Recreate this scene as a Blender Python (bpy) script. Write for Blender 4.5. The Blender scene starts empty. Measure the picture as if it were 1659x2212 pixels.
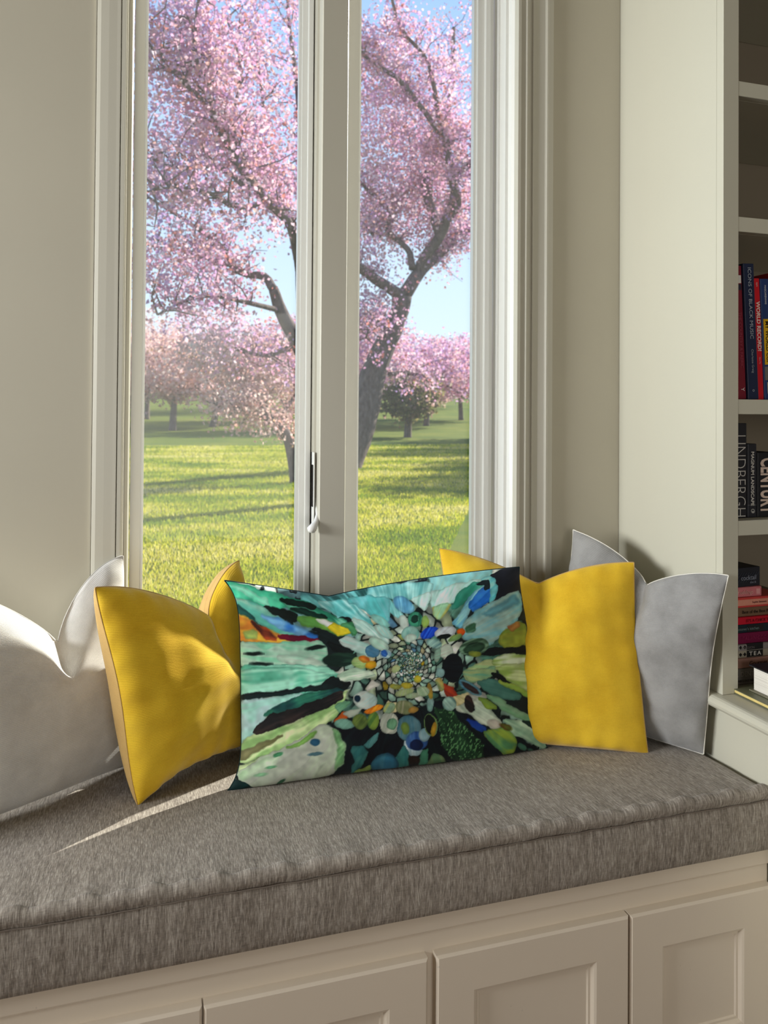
import bpy, bmesh, math, random
import numpy as np
from mathutils import Vector, Matrix, Quaternion, noise as mnoise

random.seed(7)
RNG = np.random.default_rng(11)
SC = bpy.context.scene
COL = SC.collection

# ------------------------------------------------------------------ camera
EYE = Vector((0, 0, 1.16))
YAW, PITCH, ROLL, FPX = math.radians(16.9), math.radians(0.75), 0.0073, 1661.0
fwd = Vector((math.sin(YAW) * math.cos(PITCH), math.cos(YAW) * math.cos(PITCH), math.sin(PITCH)))
r0 = Vector((math.cos(YAW), -math.sin(YAW), 0))
u0 = r0.cross(fwd)
rgt = r0 * math.cos(ROLL) + u0 * math.sin(ROLL)
upv = u0 * math.cos(ROLL) - r0 * math.sin(ROLL)
cam_d = bpy.data.cameras.new('camera')
cam = bpy.data.objects.new('camera', cam_d)
COL.objects.link(cam)
M4 = Matrix((rgt, upv, -fwd)).transposed().to_4x4()
M4.translation = EYE
cam.matrix_world = M4
cam_d.sensor_fit = 'VERTICAL'
cam_d.sensor_height = 24
cam_d.sensor_width = 18
cam_d.lens = 24 * FPX / 2212
cam_d.shift_y = (868 - 1106) / 2212
cam_d.clip_start = 0.02
cam_d.clip_end = 500
cam_d.dof.use_dof = True
cam_d.dof.focus_distance = 1.42
cam_d.dof.aperture_fstop = cam_d.lens / 3.6
SC.camera = cam

# ------------------------------------------------------------------ world, sun, added fill lamps
SUN_TO = Vector((1.76, 1.0, 1.10)).normalized()      # direction towards the sun
SUN_E, SKY_S, SIDE_FILL_W, REAR_FILL_W, EXPO = 12.0, 1.3, 62.0, 34.0, 0.0
world = bpy.data.worlds.new('sky')
SC.world = world
world.use_nodes = True
wn = world.node_tree.nodes
wl = world.node_tree.links
wn.clear()
w_out = wn.new('ShaderNodeOutputWorld')
w_bg = wn.new('ShaderNodeBackground')
w_tc = wn.new('ShaderNodeTexCoord')
w_sep = wn.new('ShaderNodeSeparateXYZ')
w_rmp = wn.new('ShaderNodeValToRGB')
wl.new(w_tc.outputs['Generated'], w_sep.inputs[0])
wl.new(w_sep.outputs['Z'], w_rmp.inputs[0])
cr = w_rmp.color_ramp
cr.elements[0].position = 0.0
cr.elements[0].color = (0.72, 0.82, 0.90, 1)
cr.elements[1].position = 1.0
cr.elements[1].color = (0.16, 0.33, 0.78, 1)
e = cr.elements.new(0.16); e.color = (0.60, 0.76, 0.94, 1)
e = cr.elements.new(0.5); e.color = (0.30, 0.50, 0.92, 1)
wl.new(w_rmp.outputs[0], w_bg.inputs[0])
w_bg.inputs[1].default_value = SKY_S
wl.new(w_bg.outputs[0], w_out.inputs[0])

sun_d = bpy.data.lights.new('sun', 'SUN')
sun_d.energy = SUN_E
sun_d.angle = math.radians(0.6)
sun_d.color = (1.0, 0.95, 0.86)
sun = bpy.data.objects.new('sun', sun_d)
COL.objects.link(sun)
sun.rotation_euler = SUN_TO.to_track_quat('Z', 'Y').to_euler()
sun.location = (20, 14, 16)


def area(name, loc, direction, sx, sy, watts, color, spread=180):
    d = bpy.data.lights.new(name, 'AREA')
    d.shape = 'RECTANGLE'
    d.size, d.size_y, d.energy, d.color = sx, sy, watts, color
    d.spread = math.radians(spread)
    o = bpy.data.objects.new(name, d)
    COL.objects.link(o)
    o.location = loc
    o.rotation_euler = Vector(direction).to_track_quat('-Z', 'Z').to_euler()
    return o


# fill lamps added to brighten the room, set in two made-up window openings
area('fill_lamp_side', (-2.38, 1.08, 1.45), (1, 0, 0), 0.60, 1.7, SIDE_FILL_W, (0.97, 0.99, 1.0), 110)
area('fill_lamp_rear', (0.5, -2.78, 1.05), (0, 1, 0), 1.9, 1.8, REAR_FILL_W, (1.0, 0.90, 0.76))

SC.cycles.max_bounces = 8
SC.cycles.caustics_reflective = False
SC.cycles.caustics_refractive = False
SC.view_settings.view_transform = 'Standard'
SC.view_settings.look = 'None'
SC.view_settings.exposure = EXPO
SC.view_settings.gamma = 1.0
SC.view_settings.use_curve_mapping = False


# ------------------------------------------------------------------ helpers
def lin(c):
    return tuple((x / 12.92 if x <= 0.04045 else ((x + 0.055) / 1.055) ** 2.4) for x in c)


def rgb(r, g, b):
    return lin((r / 255, g / 255, b / 255))


def tag(o, label=None, cat=None, group=None, kind=None):
    if label: o['label'] = label
    if cat: o['category'] = cat
    if group: o['group'] = group
    if kind: o['kind'] = kind
    return o


def empty(name, loc=(0, 0, 0), parent=None):
    o = bpy.data.objects.new(name, None)
    COL.objects.link(o)
    o.empty_display_size = 0.05
    o.location = loc
    if parent: o.parent = parent
    return o


def link(name, me, mat=None, parent=None, loc=None):
    o = bpy.data.objects.new(name, me)
    COL.objects.link(o)
    if mat is not None and len(me.materials) == 0: me.materials.append(mat)
    if parent is not None: o.parent = parent
    if loc is not None: o.location = loc
    return o


def finish(bm, name, smooth=False):
    me = bpy.data.meshes.new(name)
    bmesh.ops.recalc_face_normals(bm, faces=bm.faces)
    bm.to_mesh(me)
    bm.free()
    if smooth:
        me.polygons.foreach_set('use_smooth', [True] * len(me.polygons))
    return me


def bm_box(bm, x0, x1, y0, y1, z0, z1, bev=0.0, seg=2):
    r = bmesh.ops.create_cube(bm, size=1.0)
    vs = r['verts']
    bmesh.ops.scale(bm, vec=(x1 - x0, y1 - y0, z1 - z0), verts=vs)
    bmesh.ops.translate(bm, vec=((x0 + x1) / 2, (y0 + y1) / 2, (z0 + z1) / 2), verts=vs)
    if bev > 0:
        es = list({e for v in vs for e in v.link_edges})
        bmesh.ops.bevel(bm, geom=es, offset=bev, segments=seg, affect='EDGES', profile=0.5)


def box(name, x0, x1, y0, y1, z0, z1, mat, parent=None, bev=0.0, seg=2, off=(0, 0, 0)):
    """one box-shaped part; coordinates are world, off is the parent's location"""
    bm = bmesh.new()
    bm_box(bm, x0 - off[0], x1 - off[0], y0 - off[1], y1 - off[1], z0 - off[2], z1 - off[2], bev, seg)
    return link(name, finish(bm, name), mat, parent)


def boxes(name, lst, mat, parent=None, bev=0.0, off=(0, 0, 0)):
    bm = bmesh.new()
    for b in lst:
        bm_box(bm, b[0] - off[0], b[1] - off[0], b[2] - off[1], b[3] - off[1], b[4] - off[2], b[5] - off[2], bev)
    return link(name, finish(bm, name), mat, parent)


def prism_z(name, prof, z0, z1, mat, parent=None, off=(0, 0, 0)):
    """a plan outline (x, y) extruded between two heights"""
    bm = bmesh.new()
    lo = [bm.verts.new((x - off[0], y - off[1], z0 - off[2])) for x, y in prof]
    hi = [bm.verts.new((x - off[0], y - off[1], z1 - off[2])) for x, y in prof]
    n = len(prof)
    for i in range(n):
        bm.faces.new((lo[i], lo[(i + 1) % n], hi[(i + 1) % n], hi[i]))
    bm.faces.new(lo)
    bm.faces.new(hi)
    return link(name, finish(bm, name), mat, parent)


def tube_mesh(bm, pts, radii, seg=8, cap=True):
    pts = [Vector(p) for p in pts]
    rings = []
    n = len(pts)
    ref = Vector((0.13, 0.97, 0.2))
    for i, p in enumerate(pts):
        t = (pts[min(i + 1, n - 1)] - pts[max(i - 1, 0)])
        if t.length < 1e-9: t = Vector((0, 0, 1))
        t.normalize()
        a = t.cross(ref)
        if a.length < 1e-3: a = t.cross(Vector((1, 0, 0)))
        a.normalize()
        b = t.cross(a)
        r = radii[i] if hasattr(radii, '__len__') else radii
        rings.append([bm.verts.new(p + (a * math.cos(2 * math.pi * k / seg) + b * math.sin(2 * math.pi * k / seg)) * r) for k in range(seg)])
    for i in range(n - 1):
        for k in range(seg):
            bm.faces.new((rings[i][k], rings[i][(k + 1) % seg], rings[i + 1][(k + 1) % seg], rings[i + 1][k]))
    if cap:
        bm.faces.new(rings[0])
        bm.faces.new(rings[-1])


def np_mesh(name, verts, quads, smooth=True):
    me = bpy.data.meshes.new(name)
    verts = np.asarray(verts, np.float32)
    quads = np.asarray(quads, np.int32)
    k = quads.shape[1]
    me.vertices.add(len(verts))
    me.vertices.foreach_set('co', verts.ravel())
    me.loops.add(quads.size)
    me.loops.foreach_set('vertex_index', quads.ravel())
    me.polygons.add(len(quads))
    me.polygons.foreach_set('loop_start', np.arange(0, quads.size, k, dtype=np.int32))
    me.polygons.foreach_set('loop_total', np.full(len(quads), k, np.int32))
    me.update(calc_edges=True)
    me.polygons.foreach_set('use_smooth', np.full(len(quads), smooth))
    me.validate()
    return me


# ------------------------------------------------------------------ materials
class NT:
    def __init__(s, name):
        s.m = bpy.data.materials.new(name)
        s.m.use_nodes = True
        s.n = s.m.node_tree.nodes
        s.l = s.m.node_tree.links
        s.b = s.n['Principled BSDF']
        s.out = s.n['Material Output']

    def node(s, t, **kw):
        x = s.n.new(t)
        for k, v in kw.items(): setattr(x, k, v)
        return x

    def coords(s, kind='Object', scale=(1, 1, 1)):
        tc = s.node('ShaderNodeTexCoord')
        mp = s.node('ShaderNodeMapping')
        mp.inputs['Scale'].default_value = scale
        s.l.new(tc.outputs[kind], mp.inputs[0])
        return mp.outputs[0]

    def noise(s, vec, scale, detail=3, rough=0.55):
        x = s.node('ShaderNodeTexNoise')
        x.inputs['Scale'].default_value = scale
        x.inputs['Detail'].default_value = detail
        x.inputs['Roughness'].default_value = rough
        if vec is not None: s.l.new(vec, x.inputs['Vector'])
        return x.outputs['Fac']

    def ramp(s, fac, stops):
        x = s.node('ShaderNodeValToRGB')
        el = x.color_ramp.elements
        el[0].position, el[0].color = stops[0][0], tuple(stops[0][1]) + (1,)
        el[1].position, el[1].color = stops[-1][0], tuple(stops[-1][1]) + (1,)
        for p, c in stops[1:-1]:
            q = el.new(p); q.color = tuple(c) + (1,)
        s.l.new(fac, x.inputs[0])
        return x.outputs[0]

    def mix(s, fac, a, b, mode='MIX'):
        x = s.node('ShaderNodeMix', data_type='RGBA', blend_type=mode)
        for val, i in ((fac, 0), (a, 6), (b, 7)):
            if isinstance(val, (int, float)): x.inputs[i].default_value = val
            elif isinstance(val, tuple): x.inputs[i].default_value = tuple(val) + (1,) if len(val) == 3 else val
            else: s.l.new(val, x.inputs[i])
        return x.outputs[2]

    def bump(s, h, strength=0.3, dist=0.001):
        x = s.node('ShaderNodeBump')
        x.inputs['Strength'].default_value = strength
        x.inputs['Distance'].default_value = dist
        s.l.new(h, x.inputs['Height'])
        s.l.new(x.outputs[0], s.b.inputs['Normal'])
        return x

    def base(s, c):
        if isinstance(c, tuple): s.b.inputs['Base Color'].default_value = tuple(c) + (1,)
        else: s.l.new(c, s.b.inputs['Base Color'])

    def set(s, rough=0.5, spec=0.5, sheen=0.0):
        s.b.inputs['Roughness'].default_value = rough
        s.b.inputs['Specular IOR Level'].default_value = spec
        if sheen:
            s.b.inputs['Sheen Weight'].default_value = sheen
            s.b.inputs['Sheen Roughness'].default_value = 0.4


def paint(name, c, rough=0.45, spec=0.4, blotch=0.06, wear=False):
    t = NT(name)
    v = t.coords('Object')
    n1 = t.noise(v, 2.3, 4)
    dark = tuple(x * (1 - blotch) for x in c)
    colr = t.ramp(n1, [(0.3, dark), (0.7, c)])
    if wear:
        n2 = t.noise(v, 34, 5, 0.7)
        m = t.ramp(n2, [(0.70, (0, 0, 0)), (0.74, (1, 1, 1))])
        colr = t.mix(m, colr, tuple(x * 0.72 for x in c))
    t.base(colr)
    t.set(rough, spec)
    t.bump(t.noise(v, 160, 2), 0.08, 0.0006)
    return t.m


def plain(name, c, rough=0.6, spec=0.3):
    t = NT(name)
    v = t.coords('Object')
    t.base(t.ramp(t.noise(v, 40, 3), [(0.3, tuple(x * 0.88 for x in c)), (0.7, c)]))
    t.set(rough, spec)
    return t.m


def velvet(name, c, c_dark, rib=150, sheen=0.5, amp=0.35):
    """cut-pile pillow cloth with fine horizontal ribs"""
    t = NT(name)
    uv = t.coords('UV')
    obj = t.coords('Object')
    wav = t.node('ShaderNodeTexWave', wave_type='BANDS', bands_direction='Y')
    wav.inputs['Scale'].default_value = rib / 6.283 * 2
    wav.inputs['Distortion'].default_value = 0.8
    wav.inputs['Detail'].default_value = 1
    wav.inputs['Detail Scale'].default_value = 3
    t.l.new(uv, wav.inputs['Vector'])
    fine = t.noise(obj, 900, 2)
    big = t.noise(obj, 14, 4, 0.6)
    colr = t.ramp(big, [(0.3, c_dark), (0.62, c)])
    colr = t.mix(0.22, colr, t.ramp(fine, [(0.3, tuple(x * .55 for x in c)), (0.7, tuple(min(1, x * 1.35) for x in c))]))
    colr = t.mix(0.16, colr, t.ramp(wav.outputs['Fac'], [(0.2, tuple(x * .55 for x in c)), (0.8, tuple(min(1, x * 1.25) for x in c))]))
    t.base(colr)
    t.set(0.78, 0.15, sheen)
    add = t.node('ShaderNodeMath', operation='ADD')
    t.l.new(wav.outputs['Fac'], add.inputs[0])
    t.l.new(fine, add.inputs[1])
    t.bump(add.outputs[0], amp, 0.0006)
    return t.m


def tweed(name):
    """grey-brown woven upholstery: long slubby threads"""
    t = NT(name)
    warp = t.noise(t.coords('Object', (640, 80, 80)), 1.0, 3, 0.6)
    warp2 = t.noise(t.coords('Object', (260, 30, 30)), 1.0, 2, 0.5)
    weft = t.noise(t.coords('Object', (90, 620, 620)), 1.0, 2, 0.5)
    big = t.noise(t.coords('Object'), 5, 3)
    c = t.ramp(warp, [(0.34, rgb(70, 63, 56)), (0.5, rgb(146, 137, 126)), (0.66, rgb(222, 215, 203))])
    c = t.mix(0.35, c, t.ramp(weft, [(0.3, rgb(86, 78, 70)), (0.7, rgb(178, 168, 155))]))
    c = t.mix(0.35, c, t.ramp(warp2, [(0.35, rgb(96, 88, 80)), (0.65, rgb(172, 164, 152))]))
    c = t.mix(0.25, c, t.ramp(big, [(0.3, rgb(118, 108, 98)), (0.7, rgb(150, 142, 132))]))
    t.base(c)
    t.set(0.85, 0.12, 0.15)
    add = t.node('ShaderNodeMath', operation='ADD')
    t.l.new(warp, add.inputs[0])
    t.l.new(weft, add.inputs[1])
    t.bump(add.outputs[0], 0.5, 0.0012)
    return t.m


M = {}
M['wall'] = paint('wall_paint', rgb(178, 172, 155), 0.5, 0.35)
M['case'] = paint('bookcase_paint', rgb(190, 187, 170), 0.4, 0.4, 0.03)
M['trim'] = paint('window_trim_paint', rgb(180, 176, 162), 0.35, 0.45, 0.03)
M['vinyl'] = paint('window_sash_paint', rgb(220, 220, 215), 0.3, 0.5, 0.02)
M['bench'] = paint('bench_paint', rgb(218, 205, 186), 0.45, 0.35, 0.05, True)
M['ceiling'] = paint('ceiling_paint', rgb(172, 166, 154), 0.7, 0.2)
M['room'] = paint('taupe_wall_paint', rgb(104, 94, 80), 0.6, 0.3)
M['case_shaded'] = paint('bookcase_paint_shaded', rgb(132, 122, 106), 0.5, 0.3)  # bookcase paint darkened, the shade of the shelf recess put into its colour
M['gap'] = plain('gap_dark', rgb(40, 36, 32), 0.9, 0.1)
M['yellow'] = velvet('yellow_velvet', rgb(234, 192, 50), rgb(212, 164, 30), 130, 0.35)
M['tan'] = velvet('tan_lining', rgb(206, 170, 106), rgb(188, 150, 90), 200, 0.1, 0.2)
M['grey'] = velvet('grey_velvet_shaded', rgb(150, 149, 147), rgb(112, 111, 109), 130, 0.45)  # shaded copy of the grey pillow cloth, dimness put into its colour
M['grey_lit'] = velvet('grey_velvet_lit', rgb(212, 210, 205), rgb(184, 182, 178), 130, 0.45)  # lit copy of the grey pillow cloth, brightness put into its colour
M['white_cloth'] = velvet('white_lining', rgb(232, 228, 216), rgb(220, 215, 202), 200, 0.1, 0.2)
M['tweed'] = tweed('seat_tweed')
t_ = NT('seam_thread'); t_.base(rgb(120, 110, 100)); t_.set(0.8, 0.2); M['thread'] = t_.m

# glass: clear pane with a faint mirror
t_ = NT('window_glass')
tr = t_.node('ShaderNodeBsdfTransparent'); tr.inputs[0].default_value = (0.97, 0.985, 0.98, 1)
gl = t_.node('ShaderNodeBsdfGlossy'); gl.inputs['Roughness'].default_value = 0.02
lw = t_.node('ShaderNodeLayerWeight'); lw.inputs[0].default_value = 0.5
pw = t_.node('ShaderNodeMath', operation='POWER'); pw.inputs[1].default_value = 5
t_.l.new(lw.outputs['Facing'], pw.inputs[0])
fr = t_.node('ShaderNodeMath', operation='MULTIPLY_ADD'); fr.inputs[1].default_value = 0.6; fr.inputs[2].default_value = 0.012
t_.l.new(pw.outputs[0], fr.inputs[0])
mx = t_.node('ShaderNodeMixShader')
t_.l.new(fr.outputs[0], mx.inputs[0]); t_.l.new(tr.outputs[0], mx.inputs[1]); t_.l.new(gl.outputs[0], mx.inputs[2])
du = t_.node('ShaderNodeBsdfTranslucent'); du.inputs[0].default_value = (0.9, 0.93, 0.95, 1)
m2 = t_.node('ShaderNodeMixShader'); m2.inputs[0].default_value = 0.022
t_.l.new(mx.outputs[0], m2.inputs[1]); t_.l.new(du.outputs[0], m2.inputs[2])
t_.l.new(m2.outputs[0], t_.out.inputs[0])
M['glass'] = t_.m

# wooden floor
t_ = NT('oak_floor')
v_ = t_.coords('Object', (9, 0.8, 1))
t_.base(t_.ramp(t_.noise(v_, 3, 5), [(0.3, rgb(78, 54, 36)), (0.7, rgb(112, 80, 54))])); t_.set(0.4, 0.4)
M['floor'] = t_.m

# ------------------------------------------------------------------ the room shell
WY = 1.60            # inner face of the window wall
RX0, RX1, RY0, RZ1 = -2.4, 3.0, -2.8, 2.7
OX0, OX1, OZ0, OZ1 = -0.072, 0.806, 0.60, 2.42    # window opening
tag(box('floor', RX0 - .15, RX1 + .15, RY0 - .15, WY + .14, -0.12, 0.0, M['floor']), 'brown wooden floor of the room', kind='structure')
tag(box('ceiling', RX0 - .15, RX1 + .15, RY0 - .15, WY + .14, RZ1, RZ1 + .12, M['ceiling']), 'white ceiling of the room', kind='structure')
tag(boxes('wall_back', [(RX0 - .15, OX0, WY, WY + .14, 0, RZ1), (OX1, RX1 + .15, WY, WY + .14, 0, RZ1),
                        (OX0, OX1, WY, WY + .14, 0, OZ0), (OX0, OX1, WY, WY + .14, OZ1, RZ1)], M['wall']),
    'greige painted wall around the tall window', kind='structure')
tag(box('wall_right', RX1, RX1 + .15, RY0, WY, 0, RZ1, M['room']), 'plain painted side wall of the room', kind='structure')
tag(boxes('wall_left', [(RX0 - .15, RX0, RY0, 0.70, 0, RZ1), (RX0 - .15, RX0, 1.46, WY, 0, RZ1),
                        (RX0 - .15, RX0, 0.70, 1.46, 0, 0.55), (RX0 - .15, RX0, 0.70, 1.46, 2.35, RZ1)], M['room']),
    'painted side wall with an opening added for a fill lamp', kind='structure')
tag(boxes('wall_front', [(RX0, -0.5, RY0 - .15, RY0, 0, RZ1), (1.5, RX1, RY0 - .15, RY0, 0, RZ1),
                         (-0.5, 1.5, RY0 - .15, RY0, 0, 0.10), (-0.5, 1.5, RY0 - .15, RY0, 2.0, RZ1)], M['room']),
    'painted wall behind the viewer with an opening added for a fill lamp', kind='structure')

# ------------------------------------------------------------------ the window
win = tag(empty('window_1', (0.37, WY, OZ0)), 'tall white two-sash window above the bench', kind='structure')
WO = (0.37, WY, OZ0)
GY = 1.695           # glass plane
ZT = 2.42
# casings: stepped mouldings standing proud of the wall
prism_z('casing', [(-0.110, WY), (-0.110, 1.5945), (-0.1085, 1.5945), (-0.1078, 1.596), (-0.1065, 1.5935), (-0.100, 1.591), (-0.085, 1.5895), (-0.070, 1.589), (-0.0645, 1.5885), (-0.0630, 1.5885),
                   (-0.0620, 1.5945), (-0.0608, 1.5880), (-0.054, 1.5875), (-0.052, 1.589), (-0.052, WY)], 0.50, 2.52, M['trim'], win, WO)
prism_z('casing', [(0.795, WY), (0.795, 1.580), (0.802, 1.580), (0.803, 1.584), (0.815, 1.584), (0.816, 1.579), (0.818, 1.579), (0.820, 1.585),
                   (0.833, 1.588), (0.835, 1.584), (0.837, 1.588), (0.852, 1.590), (0.866, 1.587), (0.869, 1.581), (0.873, 1.581), (0.886, 1.583), (0.889, WY)],
        0.50, 2.52, M['trim'], win, WO)
box('casing', -0.11, 0.889, 1.582, WY, 2.44, 2.53, M['trim'], win, 0.003, 2, WO)
# jambs and stops (the stepped reveal)
prism_z('jamb', [(-0.072, WY), (-0.050, WY), (-0.050, 1.628), (-0.042, 1.628), (-0.042, 1.648), (-0.0395, 1.652), (-0.0395, 1.668), (-0.072, 1.74)], OZ0, OZ1, M['trim'], win, WO)
prism_z('jamb', [(0.806, WY), (0.795, WY), (0.790, 1.606), (0.790, 1.622), (0.783, 1.622), (0.783, 1.652), (0.779, 1.652), (0.779, 1.664), (0.775, 1.668), (0.806, 1.74)], OZ0, OZ1, M['vinyl'], win, WO)  # sash paint lightens this jamb only, putting the light it catches into colour
box('jamb', OX0, OX1, WY, 1.74, 2.39, OZ1, M['trim'], win, 0, 2, WO)
# centre post between the sashes
prism_z('mullion', [(0.3445, 1.594), (0.398, 1.594), (0.400, 1.597), (0.400, 1.70), (0.338, 1.70), (0.338, 1.63), (0.3425, 1.628), (0.3425, 1.597)], OZ0, OZ1, M['trim'], win, WO)
box('window_sill', -0.13, 0.91, 1.575, 1.76, 0.575, 0.602, M['trim'], win, 0.006, 3, WO)


def sash(x0, x1, g0, g1, zb, zt, gb, gt):
    """one casement: stiles with a stepped inner edge, rails, glazing"""
    s = boxes('sash', [(x0, g0, 1.668, 1.704, zb, zt), (g1, x1, 1.668, 1.704, zb, zt),
                       (g0, g1, 1.668, 1.704, zb, gb), (g0, g1, 1.668, 1.704, gt, zt)], M['vinyl'], win, 0, WO)
    # glazing beads
    boxes('glazing_bead', [(g0, g0 + .006, 1.678, 1.693, gb, gt), (g1 - .006, g1, 1.678, 1.693, gb, gt),
                           (g0, g1, 1.678, 1.693, gb, gb + .006), (g0, g1, 1.678, 1.693, gt - .006, gt)], M['vinyl'], s)
    for c in s.children: c.location = (-WO[0], -WO[1], -WO[2])
    p = box('glass_pane', g0 - .004, g1 + .004, GY, GY + .004, gb - .004, gt + .004, M['glass'], s, 0, 2, WO)
    return s


s1 = sash(-0.0385, 0.3370, -0.018, 0.3135, 0.606, 2.388, 0.672, 2.33)
s2 = sash(0.4012, 0.7740, 0.4440, 0.7330, 0.606, 2.388, 0.672, 2.33)
# raised rib on the left sash's meeting stile and the right one's outer stile
box('stile_rib', 0.3245, 0.3355, 1.655, 1.668, 0.606, 2.388, M['vinyl'], s1, 0.001, 2, WO)
box('stile_rib', 0.7480, 0.7600, 1.656, 1.668, 0.606, 2.388, M['vinyl'], s2, 0.001, 2, WO)
# lock lever: slot plate, dark slot, curved lever with a rounded paddle
lk = boxes('lock_plate', [(0.3362, 0.3375, 1.618, 1.650, 0.905, 1.072), (0.3362, 0.3440, 1.642, 1.650, 0.905, 1.072)], M['vinyl'], win, 0, WO)
box('lock_slot', 0.3350, 0.3368, 1.625, 1.6365, 0.955, 1.045, M['gap'], lk, 0, 2, WO)
bm = bmesh.new()
path = [(0.3434, 1.632, 0.9769), (0.3436, 1.622, 0.9552), (0.3432, 1.61, 0.9399), (0.3375, 1.597, 0.9262), (0.3298, 1.588, 0.918), (0.3243, 1.585, 0.9119), (0.3224, 1.585, 0.9071)]
tube_mesh(bm, [(a - WO[0], b - WO[1], c - WO[2]) for a, b, c in path], [0.0028, 0.0034, 0.0042, 0.0058, 0.0085, 0.0098, 0.0055], 14)
link('lock_lever', finish(bm, 'lock_lever', True), M['vinyl'], lk)

# frames of two made-up windows, added around the fill lamps
w2 = tag(empty('added_window_side', (RX0, 1.08, 0.55)), 'added window frame around the side fill lamp', kind='structure')
boxes('frame', [(-2.44, -2.39, .70, .76, .55, 2.35), (-2.44, -2.39, 1.40, 1.46, .55, 2.35), (-2.44, -2.39, .70, 1.46, .55, .60), (-2.44, -2.39, .70, 1.46, 2.30, 2.35)],
      M['trim'], w2, 0, (RX0, 1.08, 0.55))
w3 = tag(empty('added_window_rear', (0.5, RY0, 0.10)), 'added window frame around the rear fill lamp', kind='structure')
boxes('frame', [(-.5, -.44, -2.84, -2.79, .10, 2.0), (1.44, 1.5, -2.84, -2.79, .10, 2.0), (-.5, 1.5, -2.84, -2.79, .10, .15), (-.5, 1.5, -2.84, -2.79, 1.95, 2.0)],
      M['trim'], w3, 0, (0.5, RY0, 0.10))

# ------------------------------------------------------------------ the window bench
BX0, BX1, BY = -1.26, 1.0745, 1.135
bench = tag(empty('window_bench', (0.2, 1.36, 0.0)), 'cream painted window bench with panelled cupboard doors', 'bench')
BO = (0.2, 1.36, 0.0)
box('carcass', BX0, BX1, BY, WY - .002, 0.0, 0.352, M['bench'], bench, 0.002, 2, BO)
box('bench_top', BX0, BX1, BY - 0.004, WY - .002, 0.3525, 0.381, M['bench'], bench, 0.002, 2, BO)


def door(x0, x1, z0=0.03, z1=0.3215):
    yf, yb, ft = BY - 0.0185, BY, 0.062
    cx = ((x0 + x1) / 2, yb, z0)
    bm = bmesh.new()
    L = lambda x, y, z: (x - cx[0], y - cx[1], z - cx[2])
    ch = 0.0035
    rings = [  # outline rings from the back edge to the sunk panel
        (0, yb), (0, yf + ch), (ch, yf), (ft, yf), (ft + 0.004, yf + 0.0015), (ft + 0.008, yf + 0.0065), (ft + 0.012, yf + 0.0065), (ft + 0.014, yf + 0.009)]
    vs = []
    for d, y in rings:
        vs.append([bm.verts.new(L(*p)) for p in ((x0 + d, y, z0 + d), (x1 - d, y, z0 + d), (x1 - d, y, z1 - d), (x0 + d, y, z1 - d))])
    for a, b in zip(vs, vs[1:]):
        for k in range(4): bm.faces.new((a[k], a[(k + 1) % 4], b[(k + 1) % 4], b[k]))
    bm.faces.new(vs[0])
    d_ = link('door', finish(bm, 'door'), M['bench'], bench, (cx[0] - BO[0], cx[1] - BO[1], cx[2] - BO[2]))
    f = ft + 0.0138
    pb = bmesh.new()
    bm_box(pb, x0 + f - cx[0], x1 - f - cx[0], yf + 0.009 - cx[1], yf + 0.014 - cx[1], z0 + f - cx[2], z1 - f - cx[2])
    link('door_panel', finish(pb, 'door_panel'), M['bench'], d_)


door(-0.262, 0.0785)
door(0.0810, 0.4170)
door(0.4310, 0.7735)
door(0.7765, 1.069)
door(-0.608, -0.2645)
door(-0.9525, -0.6105)

# ------------------------------------------------------------------ seat cushion
seat = tag(empty('seat_cushion', (0.2, 1.36, 0.381)), 'long grey-brown woven seat cushion on the window bench', 'cushion')
SO = (0.2, 1.36, 0.381)
ZS = 0.484    # top of the cushion
prof = [(1.30, 0.3825), (1.125, 0.3825), (1.119, 0.386), (1.1165, 0.395), (1.1150, 0.41), (1.1145, 0.43), (1.1145, 0.45), (1.1155, 0.464), (1.1175, 0.4725), (1.1180, 0.4755),
        (1.1150, 0.4785), (1.1125, 0.483), (1.1125, 0.488), (1.1155, 0.4930), (1.1205, 0.4955), (1.1260, 0.4945), (1.1310, 0.4905), (1.1345, 0.4868), (1.1375, 0.4858), (1.145, 0.4868), (1.16, 0.4875),
        (1.19, 0.4870), (1.23, 0.4860), (1.28, ZS), (1.35, ZS), (1.42, ZS), (1.50, ZS), (1.57, ZS), (1.592, 0.480), (1.5985, 0.46), (1.5985, 0.3825)]
xs = np.linspace(BX0 + 0.001, BX1 - 0.003, 760)
PV = []
def wav(x): return (math.sin(x * 128 + 2.1 * math.sin(x * 9)) * 0.55 + math.sin(x * 71 + 1.3) * 0.45)
for x in xs:
    w = wav(x)
    endf = min(1.0, min(x - xs[0], xs[-1] - x) / 0.018)
    endf = math.sqrt(max(0.0, 1 - (1 - endf) ** 2))
    for j, (y, z) in enumerate(prof):
        yy, zz = y, z
        if 10 <= j <= 20:
            k = math.sin(math.pi * (j - 9) / 12)
            zz += (0.0045 + 0.0030 * w) * k
            yy += 0.0052 * w * max(0, (j - 12) / 8) * (1 if j < 20 else .6)
        elif 3 <= j <= 9:
            yy += 0.0014 * mnoise.noise(Vector((x * 14, z * 18, 0.3))) + 0.0012 * mnoise.noise(Vector((x * 45, z * 30, 4.3)))
            zz += 0.0009 * wav(x + .01) * (j - 3) / 6
        elif 21 <= j <= 26:
            zz += 0.0016 * mnoise.noise(Vector((x * 9, y * 9, 1.1))) + 0.0006 * mnoise.noise(Vector((x * 30, y * 30, 3)))
        if j > 8:
            zz = 0.3825 + (zz - 0.3825) * (0.86 + 0.14 * endf)
        PV.append((x - SO[0], yy - SO[1], zz - SO[2]))
npf = len(prof)
Q = [(i * npf + j, (i + 1) * npf + j, (i + 1) * npf + (j + 1) % npf, i * npf + (j + 1) % npf) for i in range(len(xs) - 1) for j in range(npf)]
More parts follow.
